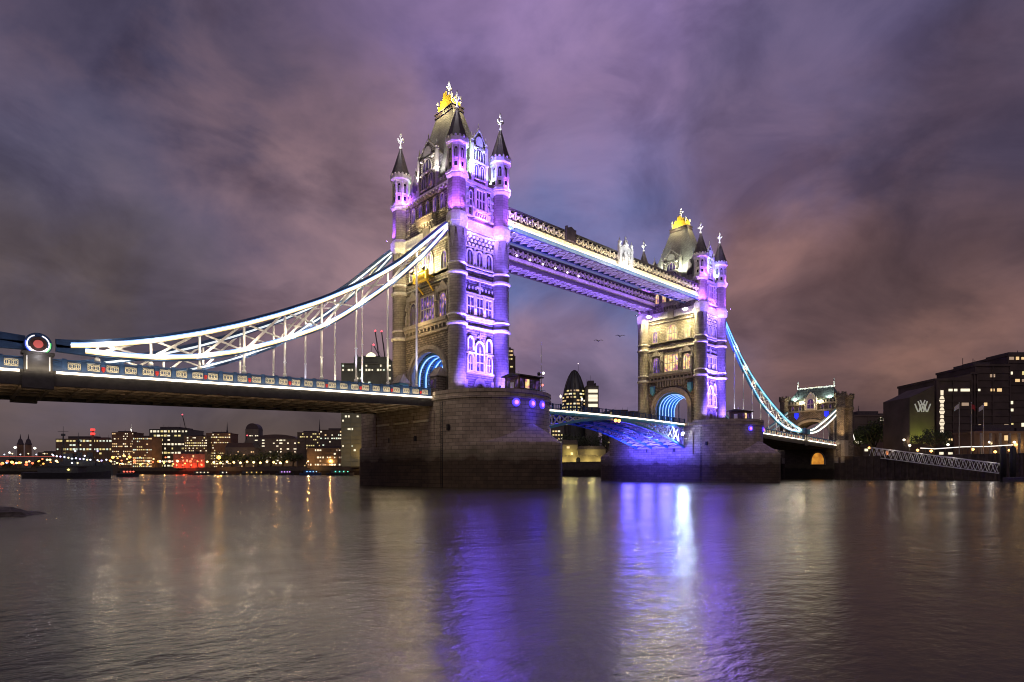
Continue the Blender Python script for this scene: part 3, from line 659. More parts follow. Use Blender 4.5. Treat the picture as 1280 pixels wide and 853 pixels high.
# ------------------------------------------------------------------ piers
def outline(X0, Ls, tip, a, n=20, pw=1.0):
    p = []
    for s in (-1, 1):
        for i in range(n + 1):
            t = math.pi * i / n - math.pi / 2
            x, y = a * math.sin(t), Ls + (tip - Ls) * math.cos(t) ** pw
            p.append((X0 + x * (-s if s > 0 else 1) * 1.0, s * y) if s < 0 else (X0 - x, y))
    return p
def ogive(X0, Ls, tip, a, n=9):
    p = []
    for s in (-1, 1):
        for i in range(-n, n + 1):
            t = abs(i) / n; x = a * (t ** .82) * (1 if i > 0 else -1); y = tip - (tip - Ls) * t ** 1.5
            p.append((X0 + x, -y) if s < 0 else (X0 - x, y))
    return p
def make_pier(X0, label):
    root = empty('bridge_pier', (X0, 0, 0), label, 'bridge pier')
    b = MB(); up = outline(X0, 12, 22.8, 10.65, 24)
    b.loft([[(x, y, z) for x, y in up] for z in (-3, 14.55)])
    b.build('shaft', M['pier'], root, 40)
    b = MB()
    def grow(d): return outline(X0, 12, 22.8 + d, 10.65 + d, 24)
    b.loft([[(x, y, z) for x, y in grow(d)] for d, z in ((.0, 14.5), (.28, 14.62), (.28, 14.95), (.12, 15.05), (.12, 15.58))])
    b.build('string_course', M['pier'], root, 30)
    o_, i_ = grow(.22), grow(-.45)
    # parapet wall round the two rounded ends only (the deck passes between)
    half = len(o_) // 2
    for q in (0, 1):
        b = MB(); s = -1 if q == 0 else 1
        O = o_[q * half:(q + 1) * half]; I = i_[q * half:(q + 1) * half]
        for pc in range(len(O) - 1):
            b.loft([[(*O[pc], z), (*O[pc + 1], z), (*I[pc + 1], z), (*I[pc], z)] for z in (15.5, 16.12)])
        for x in (-10.87, 10.2): b.box(X0 + x, X0 + x + .67, min(s * 9.9, s * 12.05), max(s * 9.9, s * 12.05), 15.5, 16.12)
        b.build('parapet', M['pier'], root)
    # lower cutwaters with their sloping beaks
    b = MB(); lo = ogive(X0, 14.5, 28, 10.95)
    top = []
    b.loft([[(x, y, z) for x, y in lo] for z in (-3, 7.3)], caps=False)
    k = len(lo) // 2
    for q in (0, 1):
        seg = lo[q * k:(q + 1) * k]; s = -1 if q == 0 else 1
        A = [b.v((x, y, 7.3)) for x, y in seg]
        # beak surface: rises from the nose to a point against the rounded shaft
        rows = [A]
        for t, z in ((.3, 8.9), (.6, 10.3), (.85, 11.2), (1.0, 11.6)):
            rows.append([b.v((X0 + (x - X0) * (1 - t * .55), y + (s * 20.5 - y) * t, z - (abs(x - X0) / 10.95) ** 1.3 * (z - 7.3) * .98)) for x, y in seg])
        for r0, r1 in zip(rows, rows[1:]):
            for i in range(len(seg) - 1): b.face([r0[i], r0[i + 1], r1[i + 1], r1[i]], True)
    b.build('cutwater', M['pier'], root, 35)
    b = MB(); b.box(X0 - 10.6, X0 + 10.6, -11.9, 11.9, 15.2, 15.45); b.build('roadway', M['asphalt'], root)
    # deep vertical recesses of the bascule chamber on the landward / river sides
    for sx in (-1, 1):
        b = MB()
        for y in (-9.5, -3.2, 3.2, 9.5): b.box(X0 + sx * 10.65 - .25, X0 + sx * 10.65 + .45, y - .7, y + .7, -2, 12.9)
        b.build('buttress', M['pier'], root)
        b = MB()
        for y0 in (-8.4, -2.2, 4.0): b.box(X0 + sx * 10.72 - .1, X0 + sx * 10.72 + .25, y0, y0 + 5.2, 11.2, 11.55)
        b.build('bearing_ledge', M['cream'], root)
    b = MB()                                  # iron ladder and mooring rings on the landward side
    for q in (-.25, .25): b.tube([(X0 - 10.98, -12.6 + q, -1), (X0 - 10.98, -12.6 + q, 14.2)], .05, 5)
    for k in range(36): b.tube([(X0 - 10.98, -12.85, .1 + k * .4), (X0 - 10.98, -12.35, .1 + k * .4)], .035, 4)
    b.build('ladder', M['black'], root)
    for yy, zz_ in ((-4.5, 8.0), (4.0, 8.0), (-14.0, 9.5)):
        MB().box(X0 - 10.9, X0 - 10.5, yy - .25, yy + .25, zz_, zz_ + .9).build('drain_slot', M['black'], root)
    return root
near_pier = make_pier(0, 'nearer granite bridge pier with a rounded end and dark tide stain')
far_pier = make_pier(SP, 'farther granite bridge pier partly lit blue behind the lowered road leaf')
def pier_lamps(root, X0, spots):
    for x, y, z in spots:
        nrm = Vector((x / 10.65 ** 2, (y + 12) / 10.8 ** 2, 0)).normalized()
        p = Vector((X0 + x, y, z)); a = nrm.cross(Vector((0, 0, 1)))
        def ringp(r, d): return [p + nrm * d + a * r * math.cos(2 * math.pi * i / 14) + Vector((0, 0, 1)) * r * math.sin(2 * math.pi * i / 14) for i in range(14)]
        h = MB().loft([ringp(.68, -.3), ringp(.68, .22), ringp(.55, .26)]).build('navigation_lamp', M['pierring'], root)
        MB().loft([ringp(.34, .27), ringp(.26, .34)]).build('lens', M['pierlamp'], h)
        lamp('nav_glow', 'POINT', tuple(p + nrm * .7), 60, (.06, .03, 1), root, None, .1)
S_ = [(-2.6, -22.0, 13.9), (.9, -22.8, 13.9), (3.6, -22.3, 13.9)]
S_ = [(x, -12 - 10.8 * math.sqrt(1 - (x / 10.65) ** 2), 13.9) for x in (-3.2, .0, 2.6)]
pier_lamps(near_pier, 0, S_)
pier_lamps(far_pier, SP, [(x, -12 - 10.8 * math.sqrt(1 - (x / 10.65) ** 2), 13.7) for x in (-3.6, 3.2, 6.8)])
lamp('beak_lamp', 'POINT', (-.2, -24.3, 12.0), 150, (.05, .03, 1), near_pier, None, .1)
# control cabins on the pier ends
def cabin(X0, y0, label, w, hgt, off=0.0, rot=0.0, mast=True):
    z = 15.58; root = empty('control_cabin', (X0, y0, z), label, 'cabin')
    b = MB(); x0, x1 = X0 - w / 2, X0 + w / 2; d = 3.6
    b.box(x0, x1, y0 - d / 2, y0 + d / 2, z, z + hgt); b.box(x0 - .1, x1 + .1, y0 - d / 2 - .1, y0 + d / 2 + .1, z, z + .3)
    b.build('wall', M['bronze'], root)
    b = MB(); b.prism([(y0 - d / 2 - .5, z + hgt), (y0 + d / 2 + .5, z + hgt), (y0 + d / 2 + .5, z + hgt + .18), (y0, z + hgt + .55), (y0 - d / 2 - .5, z + hgt + .18)], x0 - .5, x1 + .5, 0)
    b.build('roof', M['steel'], root)
    for k in range(4):
        u = x0 + w * (k + .5) / 4; b = MB()
        b.box(u - w * .09, u + w * .09, y0 - d / 2 - .06, y0 - d / 2 + .02, z + hgt * .38, z + hgt * .85); b.build('window', M['pane_dark' if k != 1 else 'led_walk'] if k != 1 else M['pane_warm'], root)
    b = MB(); b.box(x0 - .06, x0 + .02, y0 - .5, y0 + .5, z + .3, z + 2.3); b.build('door', M['white'], root)
    for k in range(2): MB().box(x0 - .06, x0 + .02, y0 - 1.5 + 2.1 * k, y0 - .8 + 2.1 * k, z + hgt * .45, z + hgt * .8).build('window', M['pane_dark'], root)
    b = MB()
    for u in (x0 + .8, x0 + 1.4): b.tube([(u, y0, z + hgt + .3), (u, y0, z + hgt + 1.3)], .06, 6)
    b.build('vent_pipe', M['white'], root)
    b = MB()
    for k in range(9): b.tube([(x0 + w * k / 8, y0 - d / 2 - 1.3, z), (x0 + w * k / 8, y0 - d / 2 - 1.3, z + 1.0)], .035, 5)
    for h in (.5, 1.0): b.tube([(x0, y0 - d / 2 - 1.3, z + h), (x1, y0 - d / 2 - 1.3, z + h)], .035, 5)
    b.build('railing', M['ltblue'], root)
    return root
cabin(2.2, -18.2, 'low bronze control cabin on the nearer pier end under the tall mast', 4.9, 3.3)
cabin(SP + 1.0, -17.2, 'low dark control cabin on the farther pier end', 5.0, 3.0)
mast = empty('signal_mast', (5.8, -19.2, 15.6), 'thin white signal mast with small lamps beside the nearer cabin', 'mast')
b = MB(); b.tube([(5.8, -19.2, 15.6), (5.8, -19.2, 20), (5.8, -19.2, 25.4)], [.10, .08, .04], 8); b.build('pole', M['white'], mast)
b = MB(); b.bar((5.2, -19.2, 19.7), (6.5, -19.2, 19.7), .1, .1); b.bar((5.4, -19.2, 18.1), (6.4, -19.2, 18.1), .1, .1); b.lathe([(.25, 0), (.3, .5), (.1, .6)], (5.2, -19.2, 19.5), 8); b.build('crossarm', M['steel'], mast)
MB().lathe([(.05, 0), (.22, .15), (.22, .4), (.05, .5)], (6.35, -19.2, 19.8), 8).build('lamp', emis('mast_lamp', (1, .9, .8), 3), mast)
MB().lathe([(.05, 0), (.2, .15), (.2, .35), (.05, .45)], (6.1, -19.2, 17.7), 8).build('lamp', emis('mast_red_lamp', (1, .25, .2), 2), mast)
for X0, lab in ((1.9, 'blue lantern post on the nearer pier in front of the tower'),):
    r = empty('lamp_post', (X0, -13.5, 15.5), lab, 'lamp post'); b = MB(); b.lathe([(.22, 0), (.1, .5), (.07, 1.9)], (X0, -13.5, 15.5), 8); b.bar((X0 - .8, -13.5, 17.35), (X0 + .8, -13.5, 17.35), .12, .12); b.build('post', M['blue'], r)
    for s in (-.75, .75): MB().lathe([(.1, 0), (.2, .3), (.15, .5), (.02, .65)], (X0 + s, -13.5, 17.4), 8).build('lantern', M['blue'], r)
# kiosks at the landward foot of the near tower
def kiosk(x, y, label, mat, roofmat):
    r = empty('toll_kiosk', (x, y, 15.5), label, 'kiosk')
    MB().box(x - 1.0, x + 1.0, y - 1.1, y + 1.1, 15.5, 19.5).build('wall', M[mat], r)
    b = MB(); b.loft([[(x - 1.3, y - 1.4, 19.5), (x + 1.3, y - 1.4, 19.5), (x + 1.3, y + 1.4, 19.5), (x - 1.3, y + 1.4, 19.5)], [(x - .1, y - .9, 21.2), (x + .1, y - .9, 21.2), (x + .1, y + .9, 21.2), (x - .1, y + .9, 21.2)]]); b.build('roof', M[roofmat], r)
    for s in (-1, 1): MB().box(x - 1.05, x - .98, y + s * .5 - .3, y + s * .5 + .3, 17.4, 18.9).build('window', M['pane_dark'], r)
kiosk(-7.3, 5.6, 'little turquoise kiosk with an orange lit roof left of the road arch', 'ltblue', 'trim')
kiosk(-7.0, -6.1, 'little dark kiosk with a pale roof right of the road arch', 'granite', 'trim')

# ------------------------------------------------------------------ side spans
PIN = 63.5; ABUT = 94.0
def edge_z(d): return 15.25 - .030 * max(0, d - 10.65)          # level of the light strip, d = distance from the tower centre
def sx_(side, d): return -d if side == 's' else SP + d
def side_span(side, label, dmax):
    root = empty('side_span_deck', (sx_(side, 36), 0, 13), label, 'bridge deck')
    ds = [10.7 + (dmax - 10.7) * i / 24 for i in range(25)]
    prof = [(sx_(side, d), edge_z(d) + .25) for d in ds] + [(sx_(side, d), edge_z(d) - 1.0) for d in reversed(ds)]
    MB().prism(prof, -9.0, 9.0, 1).build('road_slab', M['asphalt'], root)
    for y in (-9.35, 9.35):
        pr = [(sx_(side, d), edge_z(d) + .12) for d in ds] + [(sx_(side, d), edge_z(d) - 1.55) for d in reversed(ds)]
        g = MB().prism(pr, y - .33, y + .33, 1).build('edge_girder', M['steel'], root)
        ls = MB(); ys = y + (.36 if y > 0 else -.36)
        gap = [ds[0] + .2, PIN - 1.6, PIN + 1.6, dmax]
        for a, c in ((gap[0], gap[1]), (gap[2], gap[3])):
            if c > a + .5: ls.bar((sx_(side, a), ys, edge_z(a) - .05), (sx_(side, c), ys, edge_z(c) - .05), .10, .26)
        ls.build('light_strip', M['led_deck'], g)
    b = MB()
    d = 12.5
    while d < dmax: b.bar((sx_(side, d), -9.0, edge_z(d) - 1.25), (sx_(side, d), 9.0, edge_z(d) - 1.25), .35, .55); d += 2.75
    b.build('cross_beam', M['soffit'], root)
    b = MB()
    for y in (-5.4, -1.8, 1.8, 5.4): b.bar((sx_(side, 10.7), y, edge_z(10.7) - 1.2), (sx_(side, dmax), y, edge_z(dmax) - 1.2), .5, .35)
    b.build('stringer', M['soffit'], root)
    pv = MB(); pv.prism([(sx_(side, d), edge_z(d) - 1.02) for d in ds] + [(sx_(side, d), edge_z(d) - 1.1) for d in reversed(ds)], -9.0, 9.0, 1); pv.build('soffit', M['soffit'], root)
    # parapets: blue cast iron with pierced cream panels, a red shield at every third post
    for y in (-9.35, 9.35):
        s = 1 if y > 0 else -1
        b = MB(); pit = 5.55 / 3; nposts = int((dmax - 11) / pit)
        b.prism([(sx_(side, d), edge_z(d) + 1.5) for d in (11, dmax)] + [(sx_(side, d), edge_z(d) + 1.36) for d in (dmax, 11)], y - .22, y + .22, 1)
        b.prism([(sx_(side, d), edge_z(d) + 1.3) for d in (11, dmax)] + [(sx_(side, d), edge_z(d) + .12) for d in (dmax, 11)], y - .06, y + .06, 1)
        for i in range(nposts + 1):
            d = 11.2 + i * pit; x = sx_(side, d); z = edge_z(d)
            if abs(d - PIN) < 1.5: continue
            b.box(x - .22, x + .22, y - .17, y + .17, z + .1, z + 1.62)
        par = b.build('parapet', M['blue'], root)
        if y > 0 and side == 'n': continue
        proto = None
        for i in range(nposts):
            d = 11.2 + (i + .5) * pit; x = sx_(side, d); z = edge_z(d)
            if abs(d - PIN) < 2.0: continue
            if proto is None:
                b = MB(); f = y + s * .06; yo = sorted((f, f + s * .05))
                b.box(x - .58, x + .58, yo[0], yo[1], z + .42, z + .50); b.box(x - .58, x + .58, yo[0], yo[1], z + 1.12, z + 1.20)
                for k in range(7): u = x - .58 + 1.16 * k / 6; b.box(u - .02, u + .02, yo[0], yo[1], z + .5, z + 1.12)
                for u in (-.38, 0, .38):
                    for q in range(8):
                        a0, a1 = q * math.pi / 4, (q + 1) * math.pi / 4
                        b.bar((x + u + .19 * math.cos(a0), f + s * .04, z + .81 + .26 * math.sin(a0)), (x + u + .19 * math.cos(a1), f + s * .04, z + .81 + .26 * math.sin(a1)), .07, .07)
                proto = b.build('panel', M['cream'], par); px0, pz0 = x, z
            else:
                c = proto.copy(); col.objects.link(c); c.location = (x - px0, 0, z - pz0); c.parent = par
        pr2 = None
        for i in range(1, nposts + 1, 3):
            d = 11.2 + i * pit; x = sx_(side, d); z = edge_z(d); f = y + s * .18
            if abs(d - PIN) < 1.5: continue
            if pr2 is None:
                b = MB(); b.loft([[(x - .2, f, z + .95), (x + .2, f, z + .95), (x + .2, f, z + .55), (x, f, z + .3), (x - .2, f, z + .55)], [(x - .15, f + s * .12, z + .9), (x + .15, f + s * .12, z + .9), (x + .15, f + s * .12, z + .58), (x, f + s * .12, z + .38), (x - .15, f + s * .12, z + .58)]])
                pr2 = b.build('shield', M['red'], par); qx, qz = x, z
            else:
                c = pr2.copy(); col.objects.link(c); c.location = (x - qx, 0, z - qz); c.parent = par
    return root
side_span('s', 'long road deck of the near side span with ornate blue and cream parapet', 80)
side_span('n', 'short looking far side span deck leading to the gatehouse, white light strip', ABUT)
def long_light(name, a, c, w, energy, color, parent, target_dir):      # long area light along a line, no fitting is modelled
    a, c = Vector(a), Vector(c); d = bpy.data.lights.new(name, 'AREA'); d.shape = 'RECTANGLE'; d.size = (c - a).length; d.size_y = w; d.energy = energy; d.color = color
    o = bpy.data.objects.new(name, d); col.objects.link(o); o.parent = parent
    x = (c - a).normalized(); z = -Vector(target_dir); z = (z - x * z.dot(x)).normalized(); y = z.cross(x)
    o.rotation_euler = Matrix((x, y, z)).transposed().to_euler(); o.location = (a + c) / 2 - wloc(parent); return o
SD = [o for o in bpy.data.objects if o.name.startswith('side_span_deck')]
SDs = [o for o in SD if o.location.x < 0][0]; SDn = [o for o in SD if o.location.x > 0][0]
long_light('parapet_fill', (-80, -10.6, edge_z(80) + .25), (-11, -10.6, edge_z(11) + .25), .15, 620, (1, .84, .60), SDs, (0, 1, .55))  # unseen area light added off the parapet to brighten its panels
long_light('parapet_fill', (SP + 12, -10.6, edge_z(12) + .25), (SP + ABUT, -10.6, edge_z(ABUT) + .25), .15, 500, (1, .84, .60), SDn, (0, 1, .55))

long_light('soffit_light', (-80, -8.6, edge_z(80) - 3.4), (-12, -8.6, edge_z(12) - 3.4), .2, 330, (1, .70, .42), SDs, (0, .9, .5))  # unseen light added below the girder to brighten the dark underside
long_light('soffit_light', (-11.6, -8, 9.5), (-11.6, 8, 9.5), .2, 260, (1, .75, .42), SDs, (-1, 0, .30))
# ------------------------------------------------------------------ suspension chains
TOPP = [(7.4, 45.7), (7.8, 45.4), (12.2, 41.2), (16.8, 36.9), (20.4, 34.2), (24, 31.7), (30.5, 27.9), (36.5, 24.9), (41.9, 22.5), (46.9, 20.6), (51.5, 19.1), (55.7, 18.0), (59.7, 17.2), (61.9, 17.0)]
BOTP = [(7.4, 44.9), (7.8, 44.3), (12.1, 39.3), (16.8, 34.6), (21.2, 30.8), (26.7, 26.5), (30.5, 23.9), (36.5, 21.0), (41.9, 18.8), (46.9, 17.4), (51.5, 16.65), (55.7, 16.4), (59.3, 16.4), (61.9, 16.5)]
def interp(P, d):
    for (a, za), (c, zc) in zip(P, P[1:]):
        if a <= d <= c: return za + (zc - za) * (d - a) / (c - a)
    return P[-1][1]
def smooth(P, n=40):
    d0, d1 = P[0][0], P[-1][0]; o = []
    for i in range(n + 1):
        d = d0 + (d1 - d0) * i / n
        o.append((d, sum(interp(P, min(d1, max(d0, d + k * .9))) for k in (-1, 0, 1)) / 3 if 0 < i < n else interp(P, d)))
    return o
HANG = [13.6, 19.1, 24.7, 30.3, 35.8, 41.4, 46.95, 52.5, 58.0]
def chain(side, y, label, led_t, led_b, lit=True):
    root = empty('suspension_chain', (sx_(side, 35), y, 25), label, 'suspension chain')
    ns = smooth(TOPP); nb = smooth(BOTP); o = -1 if y < 0 else 1
    for nm, P, h, led in (('upper_chord', ns, .95, led_t), ('lower_chord', nb, .80, led_b)):
        c = MB().strip([(sx_(side, d), y, z) for d, z in P], .55, h).build(nm, M['ltblue' if side == 'n' else 'blue'], root)
        P2 = [q for q in P if q[0] < 61.7] if nm == 'upper_chord' else [q for q in P if q[0] < 59.4]
        for ys in ((-1, 1) if y > 0 else (-1,)):
            if y > 0 and ys > 0: continue
            up = nm == 'upper_chord'; zo = -.16 if up else .10
            MB().strip([(sx_(side, d), y + ys * .31, z + zo) for d, z in P2], .07, .30 if up else .27).build('light_strip', M[led], c)
            if led not in ('led_dim', 'led_far'):                 # cool line above, warm line below the main strip
                MB().strip([(sx_(side, d), y + ys * .30, z + zo + .235) for d, z in P2], .06, .15).build('light_strip', M['led_sky'], c)
                MB().strip([(sx_(side, d), y + ys * .30, z + zo - .225) for d, z in P2], .06, .15).build('light_strip', M['led_amber' if side == 's' else 'led_sky'], c)
    for i, d in enumerate(HANG):
        zt, zb = interp(TOPP, d), interp(BOTP, d); x = sx_(side, d)
        MB().bar((x, y, zb), (x, y, zt), .26, .26).build('lattice_post', M['white'], root)
        h = MB(); h.tube([(x, y, edge_z(d) + 1.3), (x, y, zb)], .17, 8)
        h.lathe([(.13, 0), (.30, .1), (.30, .45), (.13, .6)], (x, y, edge_z(d) + 1.5), 8); h.lathe([(.13, 0), (.26, .2), (.13, .4)], (x, y, (edge_z(d) + zb) / 2), 8)
        h.build('hanger', M['white'], root)
    if led_t != 'led_dim' or side == 's':
        for i, d in enumerate(HANG):             # added fill: unseen spot beside every hanger, unseen point light beside every lattice node
            x = sx_(side, d); k_ = 1.0 if led_t != 'led_dim' else .6; cw = (1, .86, .62) if i % 2 else (.80, .74, 1)
            zt_ = interp(BOTP, d)
            lamp('hanger_fill', 'SPOT', (x - .5, y - 1.1, edge_z(d) + 1.3), (300 + 24 * (zt_ - edge_z(d)) ** 1.5) * k_, cw, root, (x, y, edge_z(d) + (zt_ - edge_z(d)) * .55 + 3), .12, 34, .9)
            lamp('node_fill', 'POINT', (x + .8, y - 1.2, zt_ + .9), 300 * k_, (1, .80, .55), root, None, .15)
    D = [9.5] + HANG + [61]
    for i, (d0, d1) in enumerate(zip(D, D[1:])):
        a = (sx_(side, d0), y, interp(TOPP, d0)); c = (sx_(side, d1), y, interp(BOTP, d1)); e = (sx_(side, d0), y, interp(BOTP, d0)); g = (sx_(side, d1), y, interp(TOPP, d1))
        MB().bar(a, c, .22, .30).build('lattice_diagonal', M['white'], root)
        MB().bar((e[0], y + .01, e[2]), (g[0], y + .01, g[2]), .18, .22).build('lattice_diagonal', M['white'], root)
    return root
chain('s', -9.13, 'near suspension chain with bright white lights on the closer side', 'led_cool', 'led_white')
chain('s', 9.13, 'far side suspension chain seen through the bright closer one', 'led_far', 'led_far')
chain('n', -9.13, 'turquoise lit suspension chain falling right from the farther tower', 'led_cyan', 'led_cyan')
chain('n', 9.13, 'dim far side chain behind the turquoise one', 'led_dim', 'led_dim')
def link_post(side, y, label, main):
    x = sx_(side, PIN); z = edge_z(PIN); root = empty('chain_link_post', (x, y, z - 1), label, 'link post'); o = -1
    b = MB(); b.box(x - 1.25, x + 1.25, y - .75, y + .55, z - .4, z + 1.85); b.box(x - 1.45, x + 1.45, y - .85, y + .65, z + 1.8, z + 2.1); b.box(x - 1.4, x + 1.4, y - .8, y + .6, z - 1.9, z - .3)
    b.build('pedestal', M['steel'], root)
    b = MB(); b.frame_ = None
    for s in (-1.0, 1.0): b.box(x + s - .06, x + s + .06, y - .80, y - .75, z + .05, z + 1.6)
    b.build('panel_trim', M['white'], root)
    b = MB(); zc = z + 2.95
    def disc(r, y0, y1, n=28): return [[(x + r * math.cos(2 * math.pi * i / n), yy, zc + r * math.sin(2 * math.pi * i / n)) for i in range(n)] for yy in (y0, y1)]
    MB().loft(disc(1.25, y - .62, y + .5)).build('boss', M['blue'], root)
    if main:
        def arc(r0, r1, a0, a1, nm, mt, y0_, y1_, k=18):
            inn = [(x + r0 * math.cos(R(a0 + (a1 - a0) * i / k)), zc + r0 * math.sin(R(a0 + (a1 - a0) * i / k))) for i in range(k + 1)]; out = [(x + r1 * math.cos(R(a0 + (a1 - a0) * i / k)), zc + r1 * math.sin(R(a0 + (a1 - a0) * i / k))) for i in range(k + 1)]
            g_ = MB()
            for i in range(k): g_.loft([[(inn[i][0], yy, inn[i][1]), (out[i][0], yy, out[i][1]), (out[i + 1][0], yy, out[i + 1][1]), (inn[i + 1][0], yy, inn[i + 1][1])] for yy in (y0_, y1_)])
            return g_.build(nm, M[mt], root)
        arc(.92, 1.02, 110, 430, 'roundel_ring', 'roundel_ring', y - .74, y - .62, 28); arc(.80, .92, 205, 335, 'roundel_ring', 'roundel_ring', y - .74, y - .62)
        arc(1.03, 1.14, 165, 232, 'roundel_ring', 'ring_blue', y - .74, y - .62); arc(1.03, 1.14, 300, 372, 'roundel_ring', 'ring_green', y - .74, y - .62)
        MB().loft(disc(.79, y - .68, y - .6)).build('roundel', M['bronze'], root)
        MB().loft(disc(.44, y - .76, y - .68)).build('roundel_centre', M['roundel'], root)
        lamp('roundel_lamp', 'POINT', (x, y - 1.6, z + 1.6), 60, (1, .95, 1), root, None, .1)
    # short link to the shore: flat bulging plate each side of the boss
    return root
def short_chain(side, y, label, led):
    root = empty('shore_chain', (sx_(side, 78), y, 20), label, 'suspension chain')
    T = [(64.6, 17.0), (68, 17.2), (72, 18.0), (76, 19.4), (82, 21.6), (88, 24.0), (ABUT, 26.6)]; B_ = [(64.6, 16.4), (68, 16.3), (72, 16.7), (76, 17.6), (82, 19.6), (88, 22.0), (ABUT, 24.9)]
    e = None
    if side == 's': T = [q for q in T if q[0] < 83]; B_ = [q for q in B_ if q[0] < 83]
    for nm, P in (('upper_chord', T), ('lower_chord', B_)):
        c = MB().strip([(sx_(side, d), y, z) for d, z in P], .55, .9).build(nm, M['ltblue' if side == 'n' else 'blue'], root)
        MB().strip([(sx_(side, d), y - .31, z) for d, z in P[1:]], .07, .5).build('light_strip', M[led], c)
    for d in (70.5, 75.5, 80.5, 86, 91):
        if side == 's' and d > 82: continue
        MB().bar((sx_(side, d), y, interp(B_, d)), (sx_(side, d + 2.5 if d < 90 else d), y, interp(T, d + 2.5 if d < 80 else d)), .22, .22).build('lattice_bar', M['white'], root)
        MB().tube([(sx_(side, d), y, edge_z(d) + 1.4), (sx_(side, d), y, interp(B_, d))], .11, 6).build('hanger', M['white'], root)
link_post('s', -9.13, 'dark pedestal with a big round lit boss at left end of bright chain', True)
link_post('s', 9.13, 'plain chain pedestal on the hidden far side of the near span', False)
link_post('n', -9.13, 'small chain pedestal where the turquoise chain meets the white one', False)
short_chain('s', -9.13, 'cut off shore end of chain at the left picture edge', 'led_dim')
short_chain('n', -9.13, 'short white lit chain rising to the gatehouse on the right', 'led_white')
short_chain('n', 9.13, 'short dim chain rising to the gatehouse behind the white one', 'led_dim')

# ------------------------------------------------------------------ high walkways
def walkway(y0, y1, label, main):
    xa, xb = 5.9, SP - 5.9; zb, zt = 48.7, 52.7; yo, yi = (y0, y1)
    root = empty('high_walkway', (SP / 2, (y0 + y1) / 2, zb), label, 'walkway')
    for y in (y0, y1):
        front = (y == min(y0, y1)); f = y
        b = MB(); b.box(xa, xb, f - .2, f + .2, zt - .28, zt); b.box(xa, xb, f - .28, f + .28, zt, zt + .16)
        b.box(xa, xb, f - .16, f + .16, 50.65, 50.85)
        b.build('top_chord', M['steel'], root)
        MB().box(xa, xb, f - .25, f + .25, zb, zb + .75).build('bottom_chord', M['blue'] if main else M['steel'], root)
        b = MB(); n = 46
        for i in range(n):
            xs = xa + (xb - xa) * i / n; xe = xa + (xb - xa) * (i + 1) / n
            b.bar((xs, f, 50.85), (xe, f + .02, zt - .28), .12, .2); b.bar((xs, f + .05, zt - .28), (xe, f + .07, 50.85), .12, .2); b.box(xs - .1, xs + .1, f - .14, f + .14, 50.8, zt - .2)
            xm = (xs + xe) / 2; b.lathe([(.05, 0), (.28, .2), (.28, .5), (.05, .7)], (xm, f - .05, 51.35), 6)
        b.build('lattice', M['cream'], root)
        if front:
            bb = MB().box(xa, xb, f + .02, f + .08, 49.45, 50.65)
            for i in range(60): x = xa + (xb - xa) * (i + .5) / 60; bb.box(x - .06, x + .06, f - .05, f + .03, 49.45, 50.65)
            bb.build('fascia', M['cream'], root)
            if main: MB().box(xa, xb, f - .34, f - .24, 49.5, 49.78).build('light_strip', M['led_walk'], root)
            else:
                pass
    ya, yb = min(y0, y1), max(y0, y1)
    b = MB(); n = 34
    for i in range(n):
        xs = xa + (xb - xa) * i / n; xe = xa + (xb - xa) * (i + 1) / n
        b.box(xs - .12, xs + .12, ya, yb, zb + .1, zb + .4)
        b.bar((xs, ya, zb + .2), (xe, yb, zb + .2), .15, .14); b.bar((xs, yb, zb + .22), (xe, ya, zb + .22), .15, .14)
    b.build('soffit_bracing', M['white'], root)
    MB().box(xa, xb, ya + .2, yb - .2, zb + .45, zb + .6).build('floor', M['soffit'], root)
    MB().prism([(ya - .1, zt + .1), (yb + .1, zt + .1), ((ya + yb) / 2, zt + .45)], xa, xb, 0).build('roof', M['lead'], root)
    return root, ya, yb
we, a_, b_ = walkway(-9.13, -4.75, 'closer high level walkway with cream light strip between the towers', True)
ww, a2, b2_ = walkway(4.75, 9.13, 'farther high level walkway with violet lattice behind the closer one', False)
long_light('fascia_strip', (7, -10.5, 49.0), (SP - 7, -10.5, 49.0), .15, 2700, (1, .80, .52), we, (0, 1, .8))
long_light('soffit_strip', (7, -3.2, 46.4), (SP - 7, -3.2, 46.4), .3, 1500, (.46, .28, 1), we, (0, -1, .75))
long_light('soffit_strip', (7, -9.6, 46.6), (SP - 7, -9.6, 46.6), .3, 700, (.60, .46, 1), we, (0, .6, .8))
long_light('soffit_strip', (7, 3.0, 47.2), (SP - 7, 3.0, 47.2), .3, 5200, (.26, .11, 1), ww, (0, 1, .7))
long_light('soffit_strip', (7, 11.2, 46.4), (SP - 7, 11.2, 46.4), .3, 1100, (.58, .42, 1), ww, (0, -1, .8))
for i in range(6): MB().lathe([(.03, -.25), (.25, 0), (.03, .25)], (22 + i * 4.2, 4.35, 50.9), 8).build('lattice_lamp', M['lattice_lamp'], ww)
